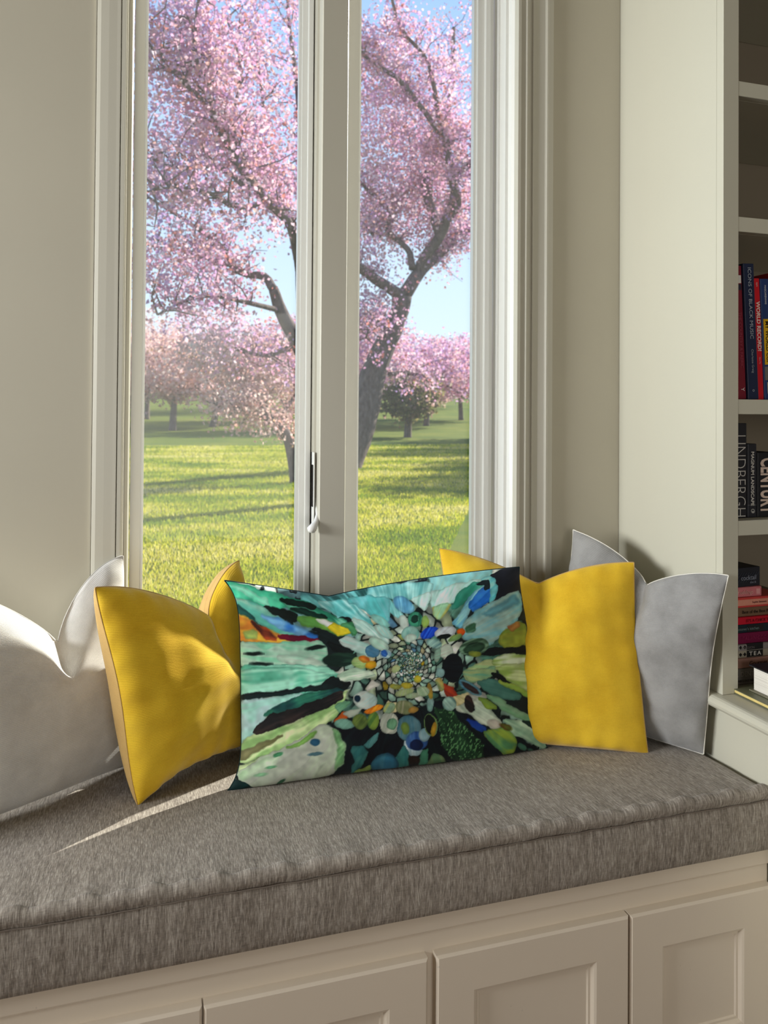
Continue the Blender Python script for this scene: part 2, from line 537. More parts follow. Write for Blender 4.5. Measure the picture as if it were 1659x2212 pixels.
bm = bmesh.new()
bv = [bm.verts.new(p) for p in PV]
for q in Q: bm.faces.new([bv[k] for k in q])
bm.faces.new(bv[:npf]); bm.faces.new(bv[-npf:])
link('cushion_cover', finish(bm, 'cushion_cover', True), M['tweed'], seat)
bm = bmesh.new()
tube_mesh(bm, [(x - SO[0], 1.1158 - SO[1] + 0.0004 * wav(x), 0.4752 - SO[2] + 0.0012 * wav(x) * .5 + 0.0007 * math.sin(x * 23)) for x in xs[2:-2:2]], 0.0011, 6)
link('seam_stitching', finish(bm, 'seam_stitching', True), M['thread'], seat)

# ------------------------------------------------------------------ pillows
def sstep(a, b, x):
    t = np.clip((x - a) / (b - a), 0, 1)
    return t * t * (3 - 2 * t)


def lump(U, V, k, seed):
    r = np.random.default_rng(seed)
    s = np.zeros_like(U)
    for i in range(9):
        f = k * (0.6 + 1.6 * r.random())
        a = r.random() * 6.28
        s += np.sin((U * math.cos(a) + V * math.sin(a)) * f * 6.28 + r.random() * 6.28) / 9 * 1.6
    return s


def pillow(name, BL, BR, TR, TL, tf, tb, front, back, seam, chop=0.0, uc=0.5, cw=0.45, twist=0.0, inset=0.035, n=(110, 110), seed=1,
           wr=0.0055, chopdeep=0.55, ears=0.0, colour=None, sag=0.0, topdrop=0.0, botlift=0.0, curl=0.0, curlu=0.5, insl=None, insp=2.0, bq=0.5):
    BL, BR, TR, TL = [np.array(p, float) for p in (BL, BR, TR, TL)]
    org = (BL + BR) / 2
    root = empty(name, tuple(org))
    nu, nv = n
    # finer spacing near the rim so the seam stays crisp
    su = np.sin(np.linspace(-1, 1, nu) * math.pi / 2 * 0.92) / math.sin(math.pi / 2 * .92)
    sv = np.sin(np.linspace(-1, 1, nv) * math.pi / 2 * 0.92) / math.sin(math.pi / 2 * .92)
    SU, SV = np.meshgrid(su, sv, indexing='ij')
    U, V = SU / 2 + .5, SV / 2 + .5
    insl = inset if insl is None else insl
    up = .5 + .5 * SU * (1 - np.where(SU < 0, insl, inset) * (1 - np.abs(SV) ** insp))
    vp = .5 + .5 * SV * (1 - inset * (1 - SU ** 2))
    vp = vp - topdrop * (1 - SU ** 2) * sstep(.4, 1, V) + botlift * (1 - SU ** 2) * sstep(.4, 1, 1 - V)
    d = U - uc
    cwr = min(cw, (1 - uc) * 1.05)
    dd = np.where(d < 0, -d / cw, d / cwr)
    arch = np.where(dd < 1, (1 - dd) ** 2, 0.0)
    vp = vp - chop * arch * sstep(0.35, 1.0, V)
    B = ((1 - up) * (1 - vp))[..., None] * BL + (up * (1 - vp))[..., None] * BR + (up * vp)[..., None] * TR + ((1 - up) * vp)[..., None] * TL
    nrm = np.cross(BR - BL + TR - TL, TL - BL + TR - BR)
    nrm /= np.linalg.norm(nrm)
    if nrm @ (org - np.array([0, 0, 1.16])) > 0: nrm = -nrm          # front faces the room
    prof_ = np.clip((1 - np.abs(SU) ** 2.4), 0, 1) ** 0.5 * np.clip((1 - np.abs(SV) ** 2.4), 0, 1) ** 0.5
    full = prof_ * (0.82 + .18 * prof_) * (1 - sag * (V - .4))
    crease = np.exp(-(d / 0.045) ** 2) * sstep(0.45, 1.0, V)
    bowl = np.exp(-(d / 0.20) ** 2) * sstep(0.40, 1.0, V)
    tw = twist * np.tanh(d / 0.05) * sstep(0.45, 1.0, V) * np.exp(-(d / .32) ** 2)
    tw = tw - curl * sstep(0.5, 1.0, V) ** 1.5 * np.exp(-((U - curlu) / .35) ** 2)
    w1 = lump(U, V, 1.3, seed) * wr + lump(U, V, 3.2, seed + 5) * wr * .45
    rim = np.exp(-(1 - np.abs(SU)) / .10) + np.exp(-(1 - np.abs(SV)) / .10)
    puck = (np.sin(V * 47 + seed) * np.exp(-(1 - np.abs(SU)) / .07) + np.sin(U * 53 + seed) * np.exp(-(1 - np.abs(SV)) / .07)) * .0028
    edge = np.clip(prof_ * 4, 0, 1)
    ripple = (0.004 * np.sin(U * 9 + seed) * np.abs(SV) ** 6 + 0.004 * np.sin(V * 8 + seed * 2) * np.abs(SU) ** 6)[..., None] * nrm
    f = tf * full * (1 - chopdeep * crease * (chop > 0)) * (1 - 0.25 * bowl * (chop > 0)) + (w1 + puck) * edge
    profb = np.clip((1 - np.abs(SU) ** 2.4), 0, 1) ** bq * np.clip((1 - np.abs(SV) ** 2.4), 0, 1) ** bq
    b = tb * profb * (1 - 0.3 * bowl * (chop > 0)) + lump(U, V, 1.4, seed + 9) * wr * .6 * edge
    base = B + (tw[..., None]) * nrm + ripple
    F_ = base + f[..., None] * nrm - org
    K_ = base - b[..., None] * nrm - org
    idx = np.arange(nu * nv).reshape(nu, nv)
    quads = np.stack([idx[:-1, :-1], idx[1:, :-1], idx[1:, 1:], idx[:-1, 1:]], -1).reshape(-1, 4)
    flip = np.cross(BR - BL, TL - BL) @ nrm < 0
    qf = quads[:, ::-1] if flip else quads
    qb = quads if flip else quads[:, ::-1]
    for nm, P, q, mt in (('front_panel', F_, qf, front), ('back_panel', K_, qb, back)):
        me = np_mesh(nm, P.reshape(-1, 3), q)
        uvl = me.uv_layers.new(name='UVMap')
        li = np.empty(len(me.loops), np.int32)
        me.loops.foreach_get('vertex_index', li)
        uvs = np.stack([U.ravel(), V.ravel()], -1)[li]
        uvl.data.foreach_set('uv', uvs.astype(np.float32).ravel())
        if nm == 'front_panel' and colour is not None:
            ca = me.color_attributes.new('print', 'FLOAT_COLOR', 'POINT')
            cc = np.ones((nu * nv, 4), np.float32)
            cc[:, :3] = colour(U.ravel(), V.ravel())
            ca.data.foreach_set('color', cc.ravel())
        link(nm, me, mt, root)
    # seam along the rim
    e = base - org
    loop = list(e[:, 0][::2]) + list(e[-1, ::2][1:]) + list(e[::-1, -1][::2][1:]) + list(e[0, ::-1][::2][1:])
    bm = bmesh.new()
    tube_mesh(bm, [tuple(p) for p in loop], 0.0013, 5)
    link('seam', finish(bm, 'seam', True), seam, root)
    return root


ZB = 0.487
p = pillow('throw_pillow', (-0.357, 1.314, ZB), (-0.012, 1.552, ZB), (-0.046, 1.585, 0.876), (-0.41, 1.36, 0.890), 0.055, 0.03, M['grey_lit'], M['white_cloth'], M['grey_lit'],
           chop=0.34, uc=0.66, cw=0.60, twist=-0.016, seed=3)
tag(p, 'grey velvet pillow beside the left side of the window', 'pillow', 'velvet throw pillows')
p = pillow('throw_pillow', (-0.015, 1.392, ZB - .005), (0.235, 1.575, ZB), (0.186, 1.600, 0.852), (-0.084, 1.350, 0.868), 0.066, 0.085, M['yellow'], M['tan'], M['tan'],
           chop=0.24, uc=0.66, cw=0.66, twist=-0.014, seed=8, botlift=0.05, bq=0.38)
tag(p, 'yellow velvet pillow with tan back standing between grey and printed pillows', 'pillow', 'velvet throw pillows')
p = pillow('throw_pillow', (0.61, 1.47, ZB), (0.955, 1.316, ZB - .004), (0.979, 1.40, 0.847), (0.606, 1.572, 0.863), 0.062, 0.05, M['yellow'], M['tan'], M['tan'],
           chop=0.14, uc=0.50, cw=0.50, twist=0.010, seed=21)
tag(p, 'yellow velvet pillow leaning behind the printed pillow on the right', 'pillow', 'velvet throw pillows')
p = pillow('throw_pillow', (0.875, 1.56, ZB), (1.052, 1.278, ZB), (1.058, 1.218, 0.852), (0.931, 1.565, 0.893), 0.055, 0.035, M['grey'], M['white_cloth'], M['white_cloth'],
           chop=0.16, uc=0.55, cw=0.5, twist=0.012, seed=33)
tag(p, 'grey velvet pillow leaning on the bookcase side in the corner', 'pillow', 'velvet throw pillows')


# printed lumbar pillow: a whirl of pebbles and petals, painted per vertex in flat print units
def vnoise(x, y, seed=0):
    r = np.random.default_rng(seed)
    T = r.random((64, 64))
    xi, yi = np.floor(x).astype(int), np.floor(y).astype(int)
    fx, fy = x - xi, y - yi
    fx, fy = fx * fx * (3 - 2 * fx), fy * fy * (3 - 2 * fy)
    g = lambda a, b: T[a % 64, b % 64]
    return (g(xi, yi) * (1 - fx) + g(xi + 1, yi) * fx) * (1 - fy) + (g(xi, yi + 1) * (1 - fx) + g(xi + 1, yi + 1) * fx) * fy


PAL = np.array([(196, 214, 200), (150, 190, 172), (214, 220, 206), (96, 150, 132), (120, 170, 176), (178, 196, 160), (72, 120, 104), (150, 164, 84), (206, 196, 150), (84, 130, 160), (56, 92, 78), (204, 176, 40)], float)
PALP = [.2, .15, .15, .12, .08, .1, .07, .04, .04, .02, .02, .01]
ZOOM = {'A': (440, 1200, 4.1475), 'B': (800, 1200, 4.1475), 'C': (460, 1460, 4.1475), 'D': (820, 1440, 4.1475), 'E': (740, 1300, 5.53)}
# outlines in the artwork's own panels: (panel, outline, colour, second colour, edge softness)
POLY = [
 ('B', [(540,340),(540,180),(1100,80),(1080,190),(900,240),(700,300)], (168,226,218), (140,205,205), 3),
 ('A', [(880,450),(880,300),(1700,250),(1700,400),(1340,430),(1000,470)], (30,80,78), (110,190,190), 3),
 ('B', [(-20,420),(-20,260),(560,240),(545,345),(370,380),(140,385)], (110,190,190), (160,215,210), 3),
 ('B', [(0,390),(140,380),(300,540),(240,560),(120,440),(0,440)], (120,205,205), (150,215,215), 2),
 ('A', [(1000,420),(1200,398),(1340,425),(1480,560),(1520,640),(1400,620),(1200,520)], (96,190,190), (170,222,220), 3),
 ('A', [(1280,400),(1420,370),(1659,380),(1659,600),(1540,560),(1420,470)], (120,200,205), (80,170,170), 3),
 ('A', [(1180,540),(1300,560),(1400,620),(1490,665),(1400,700),(1340,640)], (8,14,18), (12,22,26), 3),
 ('A', [(150,240),(230,230),(420,290),(620,330),(820,400),(930,430),(1010,480),(900,480),(760,455),(560,470),(430,410),(260,370),(170,310)], (84,208,164), (38,150,116), 4),
 ('A', [(230,262),(330,285),(560,390),(590,450),(480,410),(360,330)], (150,240,205), (96,214,172), 6),
 ('A', [(700,400),(900,440),(1150,520),(1300,590),(1180,590),(960,560),(780,500)], (44,140,110), (120,200,170), 4),
 ('A', [(540,458),(680,468),(835,540),(820,585),(700,560),(600,510)], (8,20,18), (12,30,26), 5),
 ('A', [(680,388),(800,405),(1000,458),(980,482),(860,462),(740,430)], (8,24,22), (10,36,30), 5),
 ('A', [(760,480),(900,488),(1110,550),(1060,575),(900,542)], (10,36,30), (14,50,42), 6),
 ('A', [(280,395),(430,405),(560,490),(760,620),(1010,742),(700,715),(560,645),(470,565),(310,500)], (150,208,186), (84,168,150), 5),
 ('A', [(510,530),(640,555),(830,640),(1010,722),(1010,755),(850,715),(640,625)], (46,118,206), (110,170,214), 8),
 ('A', [(300,430),(380,500),(520,640),(480,650),(380,580),(300,520)], (40,110,100), (20,70,66), 6),
 ('A', [(300,515),(400,575),(540,655),(700,715),(820,745),(800,780),(600,775),(450,770),(308,770)], (226,140,52), (236,184,60), 8),
 ('A', [(360,690),(470,680),(480,740),(380,745)], (150,200,110), (190,190,90), 10),
 ('A', [(430,590),(560,655),(660,745),(560,745),(470,640)], (84,36,26), (190,80,40), 8),
 ('A', [(660,713),(900,733),(1040,766),(860,778),(720,752)], (134,14,44), (96,8,40), 5),
 ('A', [(308,785),(600,785),(1040,772),(1100,830),(1115,985),(900,1005),(600,975),(318,985)], (178,216,192), (120,190,156), 4),
 ('A', [(650,905),(830,900),(1050,940),(1110,985),(900,1000),(740,960)], (196,220,200), (160,205,180), 8),
 ('A', [(318,988),(700,985),(1100,1000),(1210,1070),(1160,1100),(1050,1161),(1110,1290),(700,1250),(330,1250)], (92,188,156), (140,206,180), 4),
 ('C', [(246,100),(246,-60),(700,-70),(1050,-20),(950,80),(600,130),(250,175)], (88,186,152), (150,212,186), 5),
 ('A', [(830,560),(1000,570),(1180,585),(1340,690),(1240,712),(1080,650),(900,640)], (130,176,70), (90,150,70), 5),
 ('A', [(1005,578),(1170,588),(1150,640),(1060,612)], (206,222,212), (220,226,214), 4),
 ('A', [(1165,590),(1230,610),(1325,690),(1225,702),(1125,650)], (244,218,40), (214,196,40), 3),
 ('A', [(1230,600),(1330,595),(1382,660),(1350,722),(1300,650)], (40,110,70), (70,140,90), 4),
 ('A', [(1100,780),(1250,800),(1350,860),(1330,890),(1180,860)], (8,16,18), (10,22,22), 3),
 ('A', [(1218,742),(1300,728),(1450,800),(1570,880),(1480,905),(1350,855),(1255,800)], (194,212,204), (150,190,180), 2),
 ('A', [(1200,1070),(1330,1008),(1500,1040),(1525,1070),(1400,1115),(1212,1125)], (168,200,172), (196,212,190), 2),
 ('A', [(1050,1165),(1150,1080),(1215,1125),(1320,1150),(1200,1230),(1060,1230)], (8,14,16), (10,20,20), 3),
 ('A', [(1330,560),(1420,600),(1500,640),(1659,740),(1659,800),(1500,720),(1400,690)], (160,205,195), (196,216,206), 2),
 ('B', [(540,330),(700,292),(900,232),(1005,212),(860,275),(760,395),(690,435),(555,475)], (170,228,218), (200,232,224), 3),
 ('B', [(370,372),(545,338),(485,492),(440,452)], (170,226,216), (200,232,224), 2),
 ('B', [(555,465),(715,425),(665,540),(600,572),(565,530)], (204,206,110), (150,200,160), 4),
 ('B', [(740,420),(820,310),(950,242),(1015,230),(990,292),(880,392),(780,465),(720,480)], (48,150,126), (90,180,160), 3),
 ('B', [(738,612),(820,500),(920,350),(1035,262),(1005,330),(900,452),(865,560),(820,645)], (112,192,222), (150,214,224), 3),
 ('B', [(898,425),(960,342),(1040,272),(1090,280),(1085,385),(1000,442),(920,502),(888,470)], (26,108,214), (50,130,226), 3),
 ('B', [(1060,190),(1270,95),(1345,90),(1345,325),(1240,342),(1080,415),(1130,260)], (20,24,36), (26,30,42), 2),
 ('B', [(1055,192),(1110,215),(1135,280),(1105,385),(1068,415),(1092,300),(1062,232),(990,210)], (92,206,220), (150,226,232), 2),
 ('B', [(950,262),(1000,228),(1062,232),(1068,290),(1032,312),(1020,258)], (18,30,36), (24,40,46), 2),
 ('B', [(840,622),(940,502),(1080,422),(1250,340),(1345,332),(1350,525),(1300,602),(1180,702),(1080,795),(1020,805),(960,742),(835,745)], (164,200,192), (116,176,184), 3),
 ('B', [(1000,520),(1180,420),(1300,360),(1330,420),(1200,480),(1080,540)], (112,176,188), (90,160,180), 12),
 ('B', [(860,640),(940,610),(930,680),(870,690)], (60,110,80), (80,130,100), 6),
 ('B', [(1165,705),(1330,602),(1380,620),(1395,805),(1250,835),(1165,785)], (156,166,60), (120,140,50), 5),
 ('B', [(1230,640),(1330,602),(1330,640),(1260,672)], (190,96,62), (170,120,60), 6),
 ('B', [(1080,835),(1390,815),(1398,895),(1200,885),(1000,885)], (10,16,20), (14,24,26), 3),
 ('B', [(828,1052),(960,970),(1105,928),(1135,1020),(1000,1105),(868,1125)], (192,204,144), (150,186,130), 3),
 ('B', [(1090,932),(1280,880),(1400,895),(1450,1165),(1300,1155),(1180,1065)], (156,188,96), (204,218,190), 4),
 ('C', [(246,210),(480,200),(810,160),(640,252),(480,345),(400,475),(330,535),(246,605)], (186,220,218), (150,206,190), 5),
 ('C', [(246,178),(600,138),(950,88),(1115,8),(1160,92),(900,128),(600,163),(250,208)], (14,36,36), (10,22,24), 4),
 ('C', [(450,365),(620,240),(850,160),(1100,118),(1175,142),(1000,212),(760,275),(540,345)], (44,120,96), (20,60,64), 5),
 ('C', [(330,545),(500,492),(800,392),(1060,272),(1205,128),(1155,275),(1080,375),(900,485),(640,645),(235,790),(232,640)], (156,200,124), (204,222,164), 4),
 ('C', [(360,500),(520,352),(760,288),(1000,200),(1165,140),(1155,215),(1000,295),(700,405),(480,495),(400,522)], (26,26,28), (50,40,38), 4),
 ('C', [(236,690),(420,612),(640,522),(420,655),(236,755)], (136,134,92), (110,110,70), 7),
 ('C', [(220,830),(340,770),(560,700),(640,660),(500,760),(260,880)], (206,226,168), (170,210,140), 8),
 ('C', [(228,872),(400,762),(620,652),(880,502),(1000,430),(1120,490),(1182,622),(1172,762),(1060,882),(920,972),(700,1012),(480,1055),(360,1012),(246,935)], (198,212,186), (172,178,164), 2.5),
 ('C', [(1080,470),(1130,500),(1182,622),(1172,762),(1090,850),(1130,700),(1110,580)], (120,176,116), (150,196,140), 10),
 ('C', [(240,880),(420,770),(620,690),(560,790),(380,900),(260,940)], (186,224,176), (206,226,196), 14),
 ('C', [(640,650),(760,600),(920,490),(900,550),(780,620)], (110,168,70), (130,180,90), 6),
 ('C', [(80,1060),(100,1000),(160,930),(250,950),(372,1022),(515,990),(460,1062),(200,1080)], (10,36,36), (14,52,52), 2),
 ('C', [(1085,395),(1180,318),(1245,338),(1180,392),(1110,415)], (196,92,30), (220,130,50), 5),
 ('C', [(1100,270),(1230,225),(1200,270),(1130,320)], (110,170,130), (140,190,150), 3),
 ('C', [(1365,135),(1420,38),(1495,82)], (206,200,190), (190,200,184), 2),
 ('C', [(1180,330),(1330,290),(1300,340),(1230,370)], (176,186,170), (150,170,150), 2),
 ('C', [(1240,642),(1340,632),(1375,690),(1330,802),(1236,890),(1272,762)], (62,124,118), (40,96,96), 3),
 ('C', [(1195,925),(1300,852),(1415,808),(1402,885)], (146,170,84), (120,150,80), 3),
 ('C', [(1355,622),(1475,498),(1465,582),(1390,645)], (92,152,150), (60,110,110), 2),
 ('C', [(1140,935),(1240,880),(1190,930)], (110,150,120), (90,130,100), 3),
 ('D', [(60,700),(200,640),(140,800),(40,780)], (6,10,18), (8,12,22), 4),
 ('D', [(280,460),(350,500),(362,602),(320,662),(228,622),(272,540)], (206,210,204), (220,222,216), 2),
 ('D', [(228,660),(290,692),(385,762),(310,812),(248,772)], (154,184,192), (190,205,205), 3),
 ('D', [(140,855),(230,702),(262,802),(252,902),(150,945)], (62,134,124), (40,100,100), 3),
 ('D', [(380,762),(435,742),(422,852),(350,895)], (74,144,112), (50,110,90), 3),
 ('D', [(400,905),(480,790),(540,788),(605,875),(500,900)], (124,154,104), (90,130,90), 4),
 ('D', [(568,158),(640,190),(702,262),(640,285),(590,232)], (178,60,28), (130,40,30), 3),
 ('D', [(515,120),(550,110),(575,200),(540,220)], (190,170,90), (120,140,90), 3),
 ('D', [(658,352),(740,340),(800,412),(862,402),(850,298),(900,288),(1000,402),(1085,490),(1072,545),(1010,555),(900,492),(830,432),(740,412)], (176,196,174), (196,206,186), 3),
 ('D', [(628,292),(720,260),(803,253),(770,312),(690,345)], (208,200,142), (220,210,160), 2),
 ('D', [(770,470),(880,492),(955,562),(900,585),(840,532)], (18,58,156), (30,80,170), 5),
 ('D', [(930,582),(1060,562),(1120,530),(1200,602),(1235,702),(1172,805),(1120,792),(1010,692)], (86,142,92), (136,160,60), 4),
 ('D', [(740,42),(900,20),(1045,0),(1032,62),(920,125),(800,135)], (170,190,130), (100,160,130), 3),
 ('D', [(868,140),(1000,114),(1120,180),(1265,262),(1240,295),(1100,292),(960,222)], (82,136,124), (60,110,100), 3),
 ('D', [(1000,60),(1110,90),(1180,180),(1060,110)], (8,14,18), (10,18,22), 3),
 ('D', [(950,250),(1050,278),(1250,402),(1445,492),(1465,562),(1300,482),(1100,385)], (152,188,152), (110,160,120), 3),
 ('D', [(1110,470),(1300,500),(1480,582),(1505,655),(1470,735),(1380,682),(1200,605)], (144,186,156), (176,204,176), 3),
 ('D', [(1280,490),(1420,520),(1470,580),(1340,530)], (12,30,30), (16,40,36), 4),
 ('D', [(1045,128),(1250,178),(1395,260),(1382,288),(1200,205)], (176,194,84), (120,160,70), 3),
 ('D', [(1050,0),(1335,-30),(1385,242),(1250,172),(1080,62)], (150,184,88), (190,206,150), 4),
 ('D', [(885,282),(960,288),(1045,372),(980,375)], (134,164,60), (110,140,60), 3),
 ('D', [(1255,700),(1300,720),(1310,750),(1270,745)], (70,120,90), (60,110,80), 4),
]
# ellipses: panel, centre, radii, tilt in degrees, colour, second colour, softness
ELL = [
 ('A',450,880,62,12,0,(10,26,24),(10,26,24),6), ('A',515,972,75,11,0,(10,30,28),(10,30,28),6), ('A',1005,830,70,14,-8,(14,34,32),(10,26,24),5),
 ('A',1220,930,142,60,-5,(32,66,50),(14,36,30),4), ('A',1510,862,60,46,20,(96,146,176),(60,110,140),2), ('A',1620,882,38,40,0,(150,190,210),(150,190,210),2), ('A',1612,880,22,28,0,(40,100,190),(40,100,190),2),
 ('A',1400,962,70,45,10,(176,200,130),(120,160,90),4), ('A',1440,930,42,24,10,(228,140,22),(200,90,20),3), ('A',1498,980,42,30,-10,(232,184,30),(220,150,30),3),
 ('B',300,440,98,62,30,(92,164,206),(130,196,214),3), ('B',300,600,34,60,-15,(208,222,212),(190,210,200),2), ('B',400,570,62,66,0,(70,170,134),(30,90,70),2), ('B',395,565,30,34,20,(20,60,50),(120,200,160),2),
 ('B',490,590,32,46,0,(170,202,92),(120,170,100),3), ('B',360,700,75,62,0,(152,202,190),(110,170,160),2), ('B',362,738,48,32,-15,(200,218,204),(180,206,190),1.5),
 ('B',530,690,80,44,-22,(18,66,204),(36,100,214),2), ('B',672,690,92,50,-12,(210,218,224),(196,210,216),2), ('B',660,728,52,16,-8,(10,20,22),(10,20,22),2), ('B',815,685,33,31,0,(228,100,20),(200,60,20),2.5),
 ('B',760,740,55,20,-25,(174,192,92),(110,150,90),3), ('B',570,788,60,36,15,(112,164,168),(150,190,180),2), ('B',682,858,60,60,20,(206,206,190),(180,196,180),2), ('B',930,820,128,72,-15,(56,88,64),(120,160,130),3), ('B',930,830,92,46,-15,(22,40,32),(40,70,50),4),
 ('B',935,880,48,20,5,(150,160,50),(120,140,60),3), ('B',600,890,28,55,10,(170,196,176),(140,180,160),2), ('B',738,1010,86,124,6,(6,12,18),(8,16,22),2),
 ('B',120,690,88,40,30,(180,210,196),(140,184,176),2), ('B',90,590,85,32,30,(150,198,186),(120,180,170),2), ('B',80,800,92,44,25,(184,212,196),(150,190,170),2),
 ('C',915,597,40,27,-15,(28,78,118),(40,90,120),5), ('C',580,705,32,14,-20,(60,140,90),(80,160,110),4), ('C',920,700,46,11,-8,(90,130,140),(80,120,130),4), ('C',600,960,38,11,-38,(40,90,60),(60,110,80),3), ('C',520,820,30,8,-10,(110,180,130),(110,180,130),4), ('C',430,890,40,10,-10,(150,210,160),(150,210,160),5),
 ('C',1180,430,82,40,10,(122,174,154),(90,140,120),3), ('C',1320,410,64,62,0,(112,134,60),(60,80,40),3), ('C',1435,402,46,72,10,(124,154,60),(70,110,50),2.5), ('C',1365,220,100,76,10,(196,206,196),(160,186,180),2), ('C',1296,205,20,26,0,(10,40,60),(10,40,60),3), ('C',1440,300,72,22,-20,(222,120,20),(240,150,30),2),
 ('C',1580,422,76,96,-10,(180,190,174),(196,202,186),2), ('C',1606,432,38,42,30,(84,136,104),(110,160,130),2), ('C',1545,790,112,92,0,(40,92,110),(30,70,90),5),
 ('D',262,552,104,112,0,(94,134,142),(60,104,120),2), ('D',232,550,30,46,0,(116,144,60),(100,130,60),5), ('D',335,665,92,82,0,(40,80,144),(70,110,160),4), ('D',330,700,50,45,0,(14,30,70),(14,30,70),5), ('D',402,612,46,56,0,(144,174,180),(110,150,160),3),
 ('D',455,522,56,92,-10,(128,158,96),(100,140,80),1.5), ('D',450,520,44,80,-10,(10,16,14),(14,22,18),2), ('D',480,560,18,52,10,(196,156,40),(160,120,40),2.5), ('D',310,840,46,36,0,(40,24,18),(20,14,14),4), ('D',40,880,112,76,-10,(62,124,144),(40,96,120),5),
 ('D',85,505,78,94,10,(176,184,168),(196,200,184),2), ('D',112,515,40,48,35,(90,140,108),(110,160,124),2), ('D',225,365,80,58,10,(186,186,150),(120,130,90),2.5), ('D',305,390,36,24,-10,(196,160,70),(170,130,60),2.5), ('D',85,370,52,42,-30,(150,184,150),(160,170,100),2), ('D',455,340,28,56,5,(140,176,170),(110,150,140),2), ('D',455,220,20,60,-8,(176,150,50),(150,120,50),2.5),
 ('D',625,330,58,58,20,(112,156,148),(150,184,170),2.5), ('D',805,335,38,68,-10,(30,26,26),(60,40,36),3), ('D',812,192,106,38,32,(60,116,144),(100,150,160),2), ('D',815,195,76,20,34,(40,36,40),(60,40,40),3), ('D',1025,515,56,40,10,(206,196,184),(190,190,170),5),
 ('D',1130,540,50,20,20,(110,70,30),(90,110,40),5), ('D',1280,720,36,22,30,(80,130,104),(60,110,90),4), ('D',1360,760,30,14,35,(60,100,84),(60,100,84),4), ('D',545,55,36,40,0,(140,180,176),(110,150,150),2),
 ('E',330,690,0.1,0.1,0,(0,0,0),(0,0,0),1), ('E',300,1030,0.1,.1,0,(0,0,0),(0,0,0),1), ('E',520,630,62,44,-5,(150,190,206),(180,205,205),2), ('E',500,625,34,34,0,(40,100,190),(70,130,200),2),
 ('E',260,690,55,26,15,(206,140,40),(200,90,30),3), ('E',640,800,48,34,-30,(206,208,150),(170,190,130),2), ('E',770,1000,62,34,0,(206,180,40),(170,160,50),3), ('E',630,1010,60,26,10,(176,170,60),(130,140,70),3), ('E',900,920,34,40,30,(206,190,50),(170,170,60),3),
 ('E',740,1080,100,36,-12,(186,200,160),(160,180,120),2), ('E',835,1125,66,26,-5,(190,206,170),(160,190,150),2), ('E',960,1070,70,60,0,(160,190,150),(190,204,176),2),
]


LAYOUT = {(0, 0): (863.711, 1460.469), (0, 1): (-19.840, -199.646), (0, 2): (-7.430, 37.338), (0, 3): (17.692, 6.235), (0, 4): (-15.248, -71.777), (0, 5): (-29.464, -18.669), (0, 6): (30.014, 74.463), (0, 7): (16.037, 14.993), (0, 8): (-26.932, -39.122), (1, 0): (324.226, -35.476), (1, 1): (-6.815, -25.929), (1, 2): (-0.573, -54.167), (1, 3): (-10.217, 8.416), (1, 4): (-9.233, 50.383), (1, 5): (10.877, 5.451), (1, 6): (27.242, -22.925), (1, 7): (-7.698, -3.271), (1, 8): (-4.814, 6.994), (2, 0): (8.455, 8.991), (2, 1): (3.228, 26.371), (2, 2): (-41.856, -36.613), (2, 3): (-10.497, -11.029), (2, 4): (68.508, 98.983), (2, 5): (34.501, 20.733), (2, 6): (-51.754, -76.596), (2, 7): (-24.816, -19.211), (2, 8): (5.388, 29.328), (3, 0): (-10.327, 32.614), (3, 1): (-29.572, 93.365), (3, 2): (-3.011, 93.613), (3, 3): (34.870, -10.003), (3, 4): (-8.707, -60.637), (3, 5): (-4.806, -8.260), (3, 6): (10.017, 5.416), (3, 7): (1.486, 7.541), (4, 0): (-110.158, -88.768), (4, 1): (-7.275, -172.679), (4, 2): (130.686, -24.545), (4, 3): (-22.211, 15.271), (4, 4): (-98.196, -59.630), (4, 5): (14.939, 7.816), (4, 6): (44.519, 22.950), (5, 0): (13.230, -40.280), (5, 1): (47.642, -81.063), (5, 2): (-1.578, -64.256), (5, 3): (-54.313, 2.976), (5, 4): (2.709, 25.651), (5, 5): (4.413, -3.053), (6, 0): (147.205, 132.952), (6, 1): (19.680, 233.992), (6, 2): (-141.623, 60.308), (6, 3): (-1.299, -22.677), (6, 4): (30.095, 17.246), (7, 0): (-13.230, 18.811), (7, 1): (-21.587, 24.297), (7, 2): (5.706, 14.263), (7, 3): (22.081, 5.408), (8, 0): (-74.720, -68.514), (8, 1): (-7.738, -93.598), (8, 2): (59.666, -26.760)}
